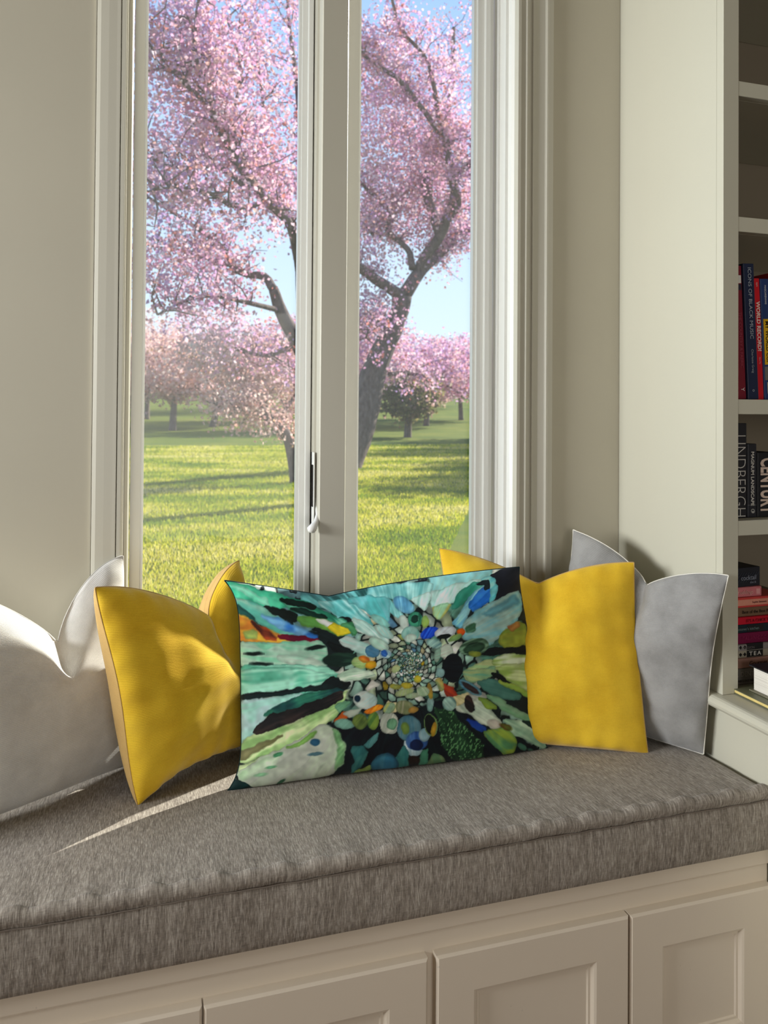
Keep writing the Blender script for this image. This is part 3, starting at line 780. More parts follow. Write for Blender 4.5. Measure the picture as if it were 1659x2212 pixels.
def print_colour(u, v):
    # where each point of the cloth lies on the flat artwork (the cloth is stretched over the stuffing)
    s_, t_v = u * 2 - 1, v * 2 - 1
    X = np.zeros_like(u); Y = np.zeros_like(u)
    for (i, j), (a, b) in LAYOUT.items():
        X += a * s_ ** i * t_v ** j; Y += b * s_ ** i * t_v ** j
    # gentle wobble so no outline is mechanical
    wx = (vnoise(X / 14, Y / 14, 1) - .5) * 5 + (vnoise(X / 5, Y / 5, 2) - .5) * 2
    wy = (vnoise(X / 14, Y / 14, 3) - .5) * 5 + (vnoise(X / 5, Y / 5, 4) - .5) * 2
    cx, cy = 885.0, 1437.0
    dx, dy = X - cx, (Y - cy) * 1.05
    r = np.hypot(dx, dy) + 1e-3
    th = np.arctan2(dy, dx)
    n1 = vnoise(X / 9, Y / 9, 5)
    n2 = vnoise(X / 26, Y / 26, 6)

    def cells(na, kb, tw, seed, gap, warp):
        R = np.random.default_rng(seed)
        J = R.random((256, 256, 2)); HC = R.choice(len(PAL), (256, 256), p=PALP); HV = R.random((256, 256))
        a = (th / (2 * math.pi) + .5) * na + np.log(r) * tw + warp * (n2 - .5)
        b = np.log(r) * kb + warp * .6 * (n1 - .5)
        ai, bi = np.floor(a).astype(int), np.floor(b).astype(int)
        d1 = np.full(a.shape, 9.); d2 = d1.copy(); cid = np.zeros(a.shape, int); hv = np.zeros(a.shape)
        for i in (-1, 0, 1):
            for j in (-1, 0, 1):
                A_, B_ = ai + i, bi + j
                Aw = A_ % na
                jj = J[Aw % 256, B_ % 256]
                d = np.hypot((A_ + .15 + .7 * jj[..., 0]) - a, (B_ + .15 + .7 * jj[..., 1]) - b)
                m = d < d1
                d2 = np.where(m, d1, np.minimum(d2, d))
                cid = np.where(m, HC[Aw % 256, B_ % 256], cid); hv = np.where(m, HV[Aw % 256, B_ % 256], hv)
                d1 = np.where(m, d, d1)
        col = PAL[cid] * (0.62 + .45 * hv)[..., None]
        col = col * (0.80 + .4 * n1)[..., None] * (1.12 - .55 * d1)[..., None]
        k = np.clip((d2 - d1 - gap) / .10, 0, 1)[..., None]
        return col * k + np.array([10, 20, 22]) * (1 - k), hv

    pet, hv = cells(18, 1.7, 0.0, 4, .10, .9)
    dark = (hv < .22)[..., None]
    pet = np.where(dark, np.array([12, 24, 26]) + 14 * n2[..., None], pet)
    # streaks running outwards on the big petals
    st = .6 * vnoise(th * 22 + n2 * 1.5, np.log(r) * 2.6, 7) + .4 * vnoise(th * 60 + n2, np.log(r) * 4, 8)
    st = np.clip((st - .5) * 1.5 + .5, 0, 1)
    pet = pet * (0.78 + .44 * st)[..., None]
    peb, _ = cells(24, 4.4, 1.5, 9, .10, .5)
    k = np.clip((150 - r - 30 * (n2 - .5)) / 14, 0, 1)[..., None]
    col = pet * (1 - k) + peb * k
    # lower right of the whirl: mossy dark ground
    def inside(P):
        P = np.array(P, float); s = np.full(X.shape, False); dm = np.full(X.shape, 1e9)
        x, y = X + wx, Y + wy
        for i in range(len(P)):
            (x0, y0), (x1, y1) = P[i], P[(i + 1) % len(P)]
            c = ((y0 > y) != (y1 > y)) & (x < (x1 - x0) * (y - y0) / (y1 - y0 + 1e-12) + x0)
            s ^= c
            ex, ey = x1 - x0, y1 - y0
            t = np.clip(((x - x0) * ex + (y - y0) * ey) / (ex * ex + ey * ey + 1e-9), 0, 1)
            dm = np.minimum(dm, np.hypot(x - x0 - t * ex, y - y0 - t * ey))
        return np.where(s, dm, -dm)
    def lay(sd, c1, c2, soft, rimd=.82):
        nonlocal col
        soft = max(soft * .5, .9)
        k = np.clip(sd / soft + .5, 0, 1)[..., None]
        mixv = np.clip((n2 - .5) * 1.3 + (st - .5) * 1.8 + .5, 0, 1)[..., None]
        c = np.array(c1) * (1 - mixv) + np.array(c2) * mixv
        c = c * (0.90 + .16 * n1 + .10 * (st - .5) * 2)[..., None]
        rim = np.clip(sd / (soft + 3.0), 0, 1)[..., None]
        c = c * (rimd + (1 - rimd) * rim)
        col = col * (1 - k) + c * k
    moss = inside([(940, 1530), (975, 1530), (1010, 1575), (1045, 1610), (1046, 1645), (980, 1648), (955, 1610)])
    bgd = inside([(640, 1640), (745, 1560), (800, 1560), (960, 1510), (1040, 1540), (1150, 1610), (1180, 1640), (1000, 1690), (700, 1700)])
    lay(bgd, (8, 12, 20), (10, 22, 26), 8, 1.0)
    lay(moss, (20, 48, 30), (30, 62, 38), 6, 1.0)
    sp = vnoise(X / 2.6 + Y / 9, Y / 4.5, 12)
    km = (np.clip(moss / 4 + .5, 0, 1) * np.clip((sp - .62) / .12, 0, 1))[..., None]
    col = col * (1 - km) + np.array([84, 134, 84]) * km
    items = [('p',) + p for p in POLY] + [('e',) + p for p in ELL]
    for it in items:
        ox, oy, s = ZOOM[it[1]]
        if it[0] == 'p':
            pts = [(ox + a / s, oy + b / s) for a, b in it[2]]
            # round the outline once (corner cutting)
            q = []
            for i in range(len(pts)):
                a, b = np.array(pts[i]), np.array(pts[(i + 1) % len(pts)])
                q += [a * .88 + b * .12, a * .12 + b * .88]
            xs0, ys0 = [p[0] for p in q], [p[1] for p in q]
            m = (X > min(xs0) - 9) & (X < max(xs0) + 9) & (Y > min(ys0) - 9) & (Y < max(ys0) + 9)
            c1, c2, sf = it[3], it[4], it[5]
        else:
            ex, ey, rx, ry, an = ox + it[2] / s, oy + it[3] / s, it[4] / s, it[5] / s, math.radians(it[6])
            if rx < .5: continue
            R_ = max(rx, ry) + 9
            m = (np.abs(X - ex) < R_) & (np.abs(Y - ey) < R_)
            c1, c2, sf = it[7], it[8], it[9]
        if not m.any(): continue
        full = (X, Y, wx, wy, n1, n2, st, col)
        X, Y, wx, wy, n1, n2, st, col = [a[m] for a in full]
        if it[0] == 'p':
            sd = inside(q) + 2.2
        else:
            a, b = X + wx * .5 - ex, Y + wy * .5 - ey
            a2, b2 = a * math.cos(an) + b * math.sin(an), -a * math.sin(an) + b * math.cos(an)
            sd = (1 - np.hypot(a2 / rx, b2 / ry)) * min(rx, ry) + 1.2
        lay(sd, c1, c2, sf)
        sub = col
        X, Y, wx, wy, n1, n2, st, col = full
        col[m] = sub
    c = np.clip(col * PRINT_GAIN / 255, 0, .93)
    return np.where(c <= .04045, c / 12.92, ((c + .055) / 1.055) ** 2.4)


PRINT_GAIN = 1.04
t_ = NT('printed_cloth')
vc = t_.node('ShaderNodeVertexColor', layer_name='print')
t_.l.new(vc.outputs[0], t_.b.inputs['Base Color'])
t_.set(0.7, 0.2, 0.08)
t_.bump(t_.noise(t_.coords('Object', (900, 900, 900)), 1.0, 2), 0.18, 0.0005)
M['print'] = t_.m
M['dark_cloth'] = plain('dark_teal_cloth', rgb(16, 44, 46), 0.7, 0.2)
p = pillow('lumbar_pillow', (0.139, 1.402, ZB - .004), (0.775, 1.395, ZB - .004), (0.738, 1.445, 0.840), (0.1327, 1.431, 0.867), 0.060, 0.072, M['print'], M['dark_cloth'], M['dark_cloth'],
           chop=0.12, uc=0.32, cw=0.80, twist=0.0, seed=14, n=(560, 360), wr=0.0028, chopdeep=0.0, inset=0.03, insl=0.085, insp=7.0, bq=0.38, colour=print_colour, botlift=-.01)
tag(p, 'oblong pillow printed with a green whirl of pebbles and petals', 'pillow')


# ------------------------------------------------------------------ bookcase
CX, CY = 1.075, 1.25           # side plane and front plane
bc = tag(empty('bookcase', (1.6, 1.42, 0.0)), 'built-in cream bookcase with open shelves beside the window bench', 'bookcase')
CO = (1.6, 1.42, 0.0)
LZ = 0.612
box('side_panel', CX, CX + 0.019, CY + 0.0195, WY - .001, LZ, RZ1 - .001, M['case'], bc, 0, 2, CO)
box('face_stile', CX, CX + 0.0365, CY, CY + 0.0193, LZ, RZ1 - .001, M['case'], bc, 0.0005, 2, CO)
box('back_panel', CX + 0.019, 2.2, WY - 0.012, WY - .001, LZ, RZ1 - .001, M['case_shaded'], bc, 0, 2, CO)
box('face_stile', 2.165, 2.2, CY, CY + .019, LZ, RZ1 - .001, M['case'], bc, 0.0015, 2, CO)
box('side_panel', 2.181, 2.2, CY + .0195, WY - .012, LZ, RZ1 - .001, M['case'], bc, 0, 2, CO)
for z in (0.950, 1.190, 1.5525, 1.823, 2.13, 2.42):
    box('shelf_lip', CX + 0.0370, 2.1645, CY + .0005, CY + .019, z - 0.0295, z, M['case'], bc, 0.001, 2, CO)
    box('shelf', CX + 0.0370 - .0172, 2.18, CY + 0.0195, WY - 0.013, z - 0.0295, z, M['case'], bc, 0.001, 2, CO)
# ledge with a rounded nosing that overhangs the bench end, base cabinet under it
LX, LY = 1.052, 0.90
bm = bmesh.new()
rad = 0.0125
prf = [(LX + rad - rad * math.sin(a), LZ - rad - 0.0005 + rad * math.cos(a)) for a in np.linspace(0, math.pi, 9)]
prf = [(2.2, LZ)] + prf + [(2.2, LZ - 2 * rad)]
lo = [bm.verts.new((x - CO[0], LY - CO[1], z - CO[2])) for x, z in prf]
hi = [bm.verts.new((x - CO[0], WY - .001 - CO[1], z - CO[2])) for x, z in prf]
for i in range(len(prf)):
    j = (i + 1) % len(prf)
    bm.faces.new((lo[i], lo[j], hi[j], hi[i]))
bm.faces.new(lo); bm.faces.new(hi)
me_ = finish(bm, 'ledge')
link('ledge', me_, M['case'], bc)
box('base_cabinet', CX + .003, 2.2, LY + .02, WY - .001, 0.0, LZ - 2 * rad - .001, M['case'], bc, 0, 2, CO)

# ------------------------------------------------------------------ books
BM = {}
def cloth(c):
    if c not in BM: BM[c] = plain('book_cloth_%d_%d_%d' % c, rgb(*c), 0.45, 0.4)
    return BM[c]
pages = NT('paper_pages')
pv = pages.coords('Object', (1, 1, 1))
pages.base(pages.ramp(pages.noise(pages.coords('Object', (3, 3, 900)), 1.0, 2), [(0.3, rgb(196, 190, 178)), (0.7, rgb(236, 232, 222))]))
pages.set(0.8, 0.1)
M['pages'] = pages.m


def lettering(body, size, mat, parent, loc, rot, squash=1.0, bold=0.0, space=1.0, align='CENTER', fit=None):
    cu = bpy.data.curves.new('lettering', 'FONT')
    cu.body = body
    cu.size = size
    cu.align_x = align
    cu.align_y = 'CENTER'
    cu.extrude = 0.00015
    cu.offset = bold
    cu.space_character = space
    cu.resolution_u = 3
    tmp = bpy.data.objects.new('tmp_text', cu)
    COL.objects.link(tmp)
    dg = bpy.context.evaluated_depsgraph_get()
    me = bpy.data.meshes.new_from_object(tmp.evaluated_get(dg))
    bpy.data.objects.remove(tmp)
    me.name = 'lettering'
    me.materials.clear()
    if fit:                                   # stretch the line to a given length
        xs_l = [v.co.x for v in me.vertices]
        squash = fit / max(1e-6, max(xs_l) - min(xs_l))
    o = link('lettering', me, mat, parent, loc)
    o.rotation_euler = rot
    o.scale = (squash, 1, 1)
    return o


def book(x, y, z, th, ht, dp, c, label, lean=0.0, lies=False, length=None, texts=(), rz=0.0, group=None, cat='book', box_only=False):
    """Standing: spine faces -Y, x = left edge at the foot.  Lying: x = left end, spine along X facing -Y."""
    root = tag(empty('book', (x, y, z)), label, cat, group)
    root.rotation_euler = (0, lean, rz)
    cm = cloth(c)
    b = 0.0022
    bm = bmesh.new()
    if lies:
        L_ = length
        if box_only:
            bm_box(bm, 0, L_, 0, dp, 0, th, 0.001)
        else:
            bm_box(bm, 0, L_, 0.0005, dp, 0, b, 0.0006)
            bm_box(bm, 0, L_, 0.0005, dp, th - b, th, 0.0006)
            bm_box(bm, 0, L_, -0.0015, b, 0.0003, th - .0003, 0.0012)
        link('cover', finish(bm, 'cover'), cm, root)
        if not box_only:
            bm = bmesh.new()
            bm_box(bm, 0.003, L_ - 0.003, b, dp - 0.003, b, th - b)
            link('page_block', finish(bm, 'page_block'), M['pages'], root)
    else:
        bm_box(bm, 0, b, 0.0005, dp, 0, ht, 0.0006)
        bm_box(bm, th - b, th, 0.0005, dp, 0, ht, 0.0006)
        bm_box(bm, 0.0003, th - .0003, -0.0015, b, 0, ht, 0.0012)
        link('cover', finish(bm, 'cover'), cm, root)
        bm = bmesh.new()
        bm_box(bm, b, th - b, b, dp - 0.003, 0.003, ht - 0.003)
        link('page_block', finish(bm, 'page_block'), M['pages'], root)
    for body, size, tc, a, bb, kw in texts:
        if lies: lettering(body, size, cloth(tc), root, (a, -0.0026, bb), (math.pi / 2, 0, 0), **kw)
        else: lettering(body, size, cloth(tc), root, (a, -0.0026, bb), (math.pi / 2, math.pi / 2, 0), **kw)
    return root


def band(parent, x0, x1, z0, z1, c):
    box('spine_label', x0, x1, -0.0021, -0.0012, z0, z1, cloth(c), parent)


GB1, GB2, GB3 = 'upright books on the upper shelf', 'upright books on the middle shelf', 'stacked books on the ledge'
S3, S4, SY = 1.1905, 0.9505, 1.285
LN = math.radians(-2.8)
bk = book(1.139, SY, S3, 0.0225, 0.272, 0.19, (122, 26, 44), 'maroon book beside the bookcase post on the upper shelf', LN, texts=[
    ('THE COUNTRY & FABRIC', 0.010, (160, 66, 84), 0.013, 0.12, {}), ('Y', 0.012, (235, 225, 225), 0.013, 0.02, {})], group=GB1)
band(bk, 0.002, 0.020, 0.236, 0.252, (225, 222, 216)); band(bk, 0.002, 0.020, 0.222, 0.234, (40, 40, 60))
bk = book(1.1625, SY - .004, S3, 0.0265, 0.277, 0.21, (30, 42, 74), 'tall navy book with pale serif spine lettering', LN, texts=[
    ('ICONS OF BLACK MUSIC', 0.0118, (176, 184, 196), 0.0135, 0.196, {'fit': .145}), ('Charlotte Greig', 0.0072, (168, 176, 188), 0.0135, 0.078, {'fit': .048}),
    ('o', 0.010, (176, 184, 196), 0.0135, 0.018, {})], group=GB1)
bk = book(1.1905, SY, S3, 0.0150, 0.249, 0.17, (206, 18, 36), 'bright red book with chunky white spine lettering', LN, texts=[
    ('WORLD RECORD!', 0.0128, (240, 214, 206), 0.0075, 0.150, {'bold': 0.0004, 'fit': .102}), ('oyo', 0.006, (236, 200, 196), 0.0075, 0.236, {}), ('Gary Fry', 0.004, (236, 200, 196), 0.0075, 0.080, {})], group=GB1)
bk = book(1.2070, SY, S3, 0.0215, 0.249, 0.17, (36, 62, 118), 'blue book with yellow title label on the upper shelf', LN, texts=[
    ('MY WORLD CUP', 0.0120, (26, 24, 22), 0.012, 0.118, {'bold': 0.0002, 'fit': .087}), ('MASCARENHAS', 0.0062, (226, 230, 236), 0.011, 0.216, {'fit': .039})], group=GB1)
band(bk, 0.004, 0.021, 0.072, 0.166, (232, 186, 26)); band(bk, 0.003, 0.021, 0.040, 0.068, (120, 118, 112)); band(bk, 0.008, 0.021, 0.012, 0.036, (214, 204, 178))
bk = book(1.2300, SY, S3, 0.020, 0.262, 0.19, (150, 40, 40), 'brick red book at the right edge of the upper shelf', LN, group=GB1)

bk = book(1.1235, SY - .002, S4, 0.0370, 0.192, 0.17, (38, 38, 44), 'black book with thin outlined capitals half behind the post', 0.0, texts=[
    ('LINDBERGH', 0.0400, (206, 204, 200), 0.0185, 0.0850, {'bold': -0.0008, 'fit': .164})], group=GB2)
bk = book(1.1645, SY, S4, 0.0225, 0.150, 0.15, (40, 42, 50), 'charcoal book with small white capitals on the middle shelf', 0.0, texts=[
    ('MAGNUM LANDSCAPE', 0.0105, (216, 214, 208), 0.0110, 0.0790, {'bold': 0.0002, 'fit': .110}), ('\u03a6', 0.013, (190, 190, 186), 0.0112, 0.0125, {})], group=GB2)
box('spine_label', 0.001, 0.0215, -0.0020, -0.0012, 0.0248, 0.0253, cloth((150, 150, 150)), bk)
bk = book(1.1890, SY, S4, 0.052, 0.132, 0.15, (30, 32, 38), 'thick black book with huge cream block capitals', 0.0, texts=[
    ('CENTURY', 0.0500, (226, 206, 192), 0.0235, 0.0640, {'bold': 0.0016, 'fit': 0.115})], group=GB2)

stack = [  # z0, z1, x0, length, colour, label, texts, box
    (0.6125, 0.6455, 1.104, 0.25, (150, 146, 142), 'thick grey book at the bottom of the ledge stack', [('AL DENTE', 0.013, (196, 190, 186), 0.055, 0.021, {}), ('FABULOUS PASTA', 0.006, (40, 38, 38), 0.06, 0.008, {})]),
    (0.6457, 0.6648, 1.106, 0.24, (196, 150, 138), 'dusty pink book second from the bottom of the stack', [('Gourmet', 0.012, (60, 40, 40), 0.085, 0.009, {})]),
    (0.6650, 0.6808, 1.108, 0.24, (176, 168, 150), 'beige book with dark title plate reading tea', [('TEA', 0.0115, (226, 222, 214), 0.0785, 0.0078, {'space': 1.35, 'bold': .0002, 'fit': .030})]),
    (0.6810, 0.6938, 1.104, 0.25, (150, 144, 142), 'pale grey book in the ledge stack above the tea book', [('A PASSION', 0.007, (120, 112, 112), 0.06, 0.006, {})]),
    (0.6940, 0.7165, 1.105, 0.25, (116, 12, 62), 'deep magenta book in the ledge stack', [('ITALIAN COOKING', 0.010, (150, 40, 86), 0.09, 0.011, {})]),
    (0.7167, 0.7338, 1.107, 0.25, (22, 40, 50), 'dark teal book in the ledge stack', [('antonio\u2019s kitchen', 0.008, (120, 140, 140), 0.06, 0.008, {})]),
    (0.7340, 0.7490, 1.104, 0.25, (196, 16, 44), 'scarlet book in the ledge stack', [('IT\u2019S A CHICK THING', 0.0085, (120, 8, 30), 0.095, 0.0072, {})]),
    (0.7492, 0.7680, 1.106, 0.24, (118, 92, 70), 'brown book in the ledge stack below the coral one', [('Best of the Best Pies', 0.009, (52, 38, 30), 0.085, 0.009, {})]),
    (0.7682, 0.7890, 1.103, 0.155, (206, 70, 66), 'coral red book with peach label near the stack top', [('Sophie Simmons', 0.0055, (90, 30, 30), 0.090, 0.0105, {})]),
    (0.7892, 0.8090, 1.106, 0.096, (206, 120, 126), 'small pink book second from the top of the stack', [('Puddings', 0.011, (232, 176, 170), 0.055, 0.0095, {})]),
]
for z0, z1, x0, L_, c, lab, tx in stack:
    bk = book(x0, 1.288 + random.uniform(-.004, .004), z0, z1 - z0, 0, 0.20, c, lab, 0.0, True, L_, tx, group=GB3)
    if 'tea' in lab:
        band(bk, 0.0585, 0.0985, 0.0015, 0.0143, (34, 34, 36))
        for q in (0.043, 0.0535):
            o_ = box('diamond_mark', -.0028, .0028, -0.0021, -0.0014, -.0028, .0028, cloth((30, 28, 28)), bk)
            o_.location = (q, 0, 0.0075); o_.rotation_euler = (0, math.pi / 4, 0)
    if 'peach' in lab: band(bk, 0.02, 0.1165, 0.0045, 0.0165, (222, 150, 128))
    if 'small pink' in lab: band(bk, 0.082, 0.0915, 0.0045, 0.0155, (226, 160, 160))
bk = book(1.113, 1.284, 0.8092, 0.0385, 0, 0.12, (34, 36, 46), 'black patterned box on top of the ledge stack', 0.0, True, 0.092,
          [('cocktail', 0.0135, (150, 156, 172), 0.058, 0.0180, {}), ('deck', 0.007, (150, 156, 172), 0.070, 0.0085, {'space': 1.3})], rz=0.10, group=GB3, cat='box', box_only=True)
bk.name = 'card_box'
for k in range(11):
    o_ = box('raised_stripe', -0.0125, 0.0125, -0.0008, 0.0004, -0.0006, 0.0006, cloth((58, 62, 74)), bk)
    o_.location = (0.011 + k * 0.0070, 0, 0.0192); o_.rotation_euler = (0, -0.85, 0)

# books lying on the ledge in front of the stack
root = tag(empty('book', (1.128, 0.99, LZ + 0.0098)), 'thick white-paged book with black cover lying on the ledge', 'book', GB3)
box('page_block', 0.003, 0.20, 0.003, 0.240, 0.0025, 0.0475, M['pages'], root, 0.001)
box('cover', -0.004, 0.205, -0.003, 0.245, 0.0475, 0.0505, cloth((26, 26, 30)), root, 0.0008)
box('cover', -0.004, 0.205, -0.003, 0.245, 0.0, 0.0025, cloth((120, 116, 96)), root, 0.0008)
lettering('BAKE', 0.05, cloth((150, 150, 156)), root, (0.1, 0.12, 0.0506), (0, 0, math.radians(-90)))
root = tag(empty('book', (1.102, 1.00, LZ + .0004)), 'thin olive book with yellow page edge under the thick book', 'book', GB3)
box('cover', 0, 0.21, 0, 0.262, 0.0002, 0.002, cloth((96, 98, 74)), root, 0.0006)
box('cover', 0, 0.21, 0, 0.262, 0.0075, 0.009, cloth((104, 106, 82)), root, 0.0006)
box('page_block', 0.002, 0.208, 0.002, 0.258, 0.002, 0.0075, cloth((222, 200, 128)), root)

# ------------------------------------------------------------------ the orchard outside
def gz(y):
    return 0.0 if y < 14 else 0.0006 * (y - 14) ** 2


t_ = NT('lawn')
v_ = t_.coords('Object')
vs_ = t_.coords('Object', (0.35, 1.1, 1))
a_ = t_.ramp(t_.noise(vs_, 0.9, 4, 0.6), [(0.30, rgb(64, 92, 24)), (0.45, rgb(104, 124, 30)), (0.57, rgb(136, 140, 42)), (0.68, rgb(168, 156, 92))])
b_ = t_.ramp(t_.noise(v_, 22, 5, 0.7), [(0.3, rgb(62, 90, 26)), (0.7, rgb(134, 140, 54))])
t_.base(t_.mix(1.0, t_.mix(0.35, a_, b_), (0.58, 0.60, 0.36), 'MULTIPLY')); t_.set(0.9, 0.1)
t_.bump(t_.noise(v_, 60, 3), 0.5, 0.02)
M['lawn'] = t_.m
ys = [1.745, 3, 5, 8, 11, 14, 18, 22, 26, 30, 35, 40, 46, 52, 58, 64, 70, 80, 95]
xs_ = np.linspace(-45, 75, 13)
gv = [(x, y, gz(y) - (0.0 if y > 2 else 0)) for y in ys for x in xs_]
gq = [(j * 13 + i, j * 13 + i + 1, (j + 1) * 13 + i + 1, (j + 1) * 13 + i) for j in range(len(ys) - 1) for i in range(12)]
lawn = link('lawn', np_mesh('lawn', gv, gq), M['lawn'])
tag(lawn, 'sunny green lawn of the orchard outside the window', kind='structure')

# grass blades on the part of the lawn nearest the window
NB = 120000
yy = 4.2 + 20 * RNG.random(NB) ** 1.7
xx = -0.6 + yy * (-0.02 + 0.52 * RNG.random(NB))
zz = np.array([gz(q) for q in yy])
hh = (0.014 + 0.030 * RNG.random(NB)) * (0.8 + yy * 0.03)
an = RNG.random(NB) * 6.283
wd = 0.0035 + 0.0006 * yy
lx, ly = (RNG.random(NB) - .5) * hh, (RNG.random(NB) - .5) * hh
V3 = np.empty((NB, 3, 3))
V3[:, 0] = np.stack([xx - np.cos(an) * wd, yy - np.sin(an) * wd, zz - .004], -1)
V3[:, 1] = np.stack([xx + np.cos(an) * wd, yy + np.sin(an) * wd, zz - .004], -1)
V3[:, 2] = np.stack([xx + lx, yy + ly, zz + hh], -1)
gm = np_mesh('grass_blades', V3.reshape(-1, 3), np.arange(NB * 3).reshape(-1, 3), False)
ca = gm.color_attributes.new('tint', 'FLOAT_COLOR', 'POINT')
pal = np.array([rgb(150, 168, 42), rgb(196, 200, 56), rgb(224, 214, 78), rgb(236, 224, 136), rgb(120, 150, 44)])
patch = np.array([mnoise.fractal(Vector((a * .5, b * 1.0, 2.2)), 1.0, 2.0, 3) for a, b in zip(xx, yy)])
patch = (patch - patch.mean()) / patch.std()
kk = np.clip(np.round(1.4 + patch * 0.9 + RNG.normal(0, .7, NB)), -1, 3).astype(int)      # greener hollows, drier rises
ci = pal[kk] * 0.80 * (0.85 + .3 * RNG.random((NB, 1)))
cc = np.ones((NB, 3, 4), np.float32); cc[:, :, :3] = ci[:, None, :]
ca.data.foreach_set('color', cc.ravel())


def leafy(name, trans=0.45):
    t = NT(name)
    at = t.node('ShaderNodeVertexColor', layer_name='tint')
    df = t.node('ShaderNodeBsdfDiffuse')
    tl = t.node('ShaderNodeBsdfTranslucent')
    mx = t.node('ShaderNodeMixShader'); mx.inputs[0].default_value = trans
    t.l.new(at.outputs[0], df.inputs[0]); t.l.new(at.outputs[0], tl.inputs[0])
    t.l.new(df.outputs[0], mx.inputs[1]); t.l.new(tl.outputs[0], mx.inputs[2])
    t.l.new(mx.outputs[0], t.out.inputs[0])
    return t.m


M['blade'] = leafy('grass_blade', 0.4)
M['petal'] = leafy('blossom_petal', 0.5)
go = link('grass', gm, M['blade'])
tag(go, 'short sunlit grass blades growing on the lawn', 'grass', kind='stuff')

t_ = NT('bark')
v_ = t_.coords('Object', (1, 1, .35))
t_.base(t_.ramp(t_.noise(v_, 14, 5, .7), [(0.3, rgb(74, 62, 58)), (0.7, rgb(138, 122, 114))])); t_.set(0.9, 0.1)
t_.bump(t_.noise(v_, 22, 4, .7), 0.9, 0.03)
M['bark'] = t_.m

PINKS = np.array([rgb(236, 186, 204), rgb(226, 168, 200), rgb(244, 210, 220), rgb(216, 178, 218), rgb(234, 186, 178), rgb(206, 136, 126), rgb(246, 226, 232), rgb(192, 162, 214)])
PP = [.24, .18, .18, .12, .12, .05, .07, .04]
PEACH = np.array([rgb(242, 204, 194), rgb(236, 188, 178), rgb(244, 216, 204), rgb(228, 176, 158), rgb(234, 196, 200), rgb(214, 176, 140), rgb(242, 226, 214), rgb(204, 156, 138)])
OLIVE = np.array([rgb(150, 140, 96), rgb(128, 124, 84), rgb(170, 150, 120), rgb(186, 150, 138), rgb(120, 120, 70), rgb(160, 150, 90), rgb(190, 170, 150), rgb(110, 100, 76)])


def blossoms(name, centres, per, spread, size, parent, off, pal, mat):
    C_ = np.repeat(np.asarray(centres), per, axis=0)
    n = len(C_)
    P = C_ + RNG.normal(0, 1, (n, 3)) * np.array(spread)
    P -= np.array(off)
    a = RNG.normal(0, 1, (n, 3)); a /= np.linalg.norm(a, axis=1, keepdims=True)
    b = RNG.normal(0, 1, (n, 3)); b -= (a * b).sum(1, keepdims=True) * a; b /= np.linalg.norm(b, axis=1, keepdims=True)
    s = size * (0.6 + 0.8 * RNG.random((n, 1)))
    # a cupped five-sided petal cluster reduced to a bent quad
    c_ = np.cross(a, b) * s * .35
    Vq = np.stack([P - a * s + c_, P - b * s * .9, P + a * s + c_, P + b * s * .9], 1)
    me = np_mesh(name, Vq.reshape(-1, 3), np.arange(n * 4).reshape(-1, 4), False)
    ca = me.color_attributes.new('tint', 'FLOAT_COLOR', 'POINT')
    k = RNG.choice(len(pal), len(centres), p=PP)
    k = np.where(RNG.random(n) < .55, np.repeat(k, per), RNG.choice(len(pal), n, p=PP))
    ci = pal[k] * 0.84 * (0.86 + .26 * RNG.random((n, 1)))
    cc = np.ones((n, 4, 4), np.float32); cc[:, :, :3] = ci[:, None, :]
    ca.data.foreach_set('color', cc.ravel())
    o = link(name, me, mat, parent)
    o['kind'] = 'stuff'
    return o


def smooth_path(pts, k=3):
    out = []
    n = len(pts)
    P = np.array(pts, float)
    for i in range(n - 1):
        p0, p1, p2, p3 = P[max(i - 1, 0)], P[i], P[i + 1], P[min(i + 2, n - 1)]
        for j in range(k):
            t = j / k
            out.append(.5 * ((2 * p1) + (-p0 + p2) * t + (2 * p0 - 5 * p1 + 4 * p2 - p3) * t * t + (-p0 + 3 * p1 - 3 * p2 + p3) * t ** 3))
    out.append(P[-1])
    return np.array(out)


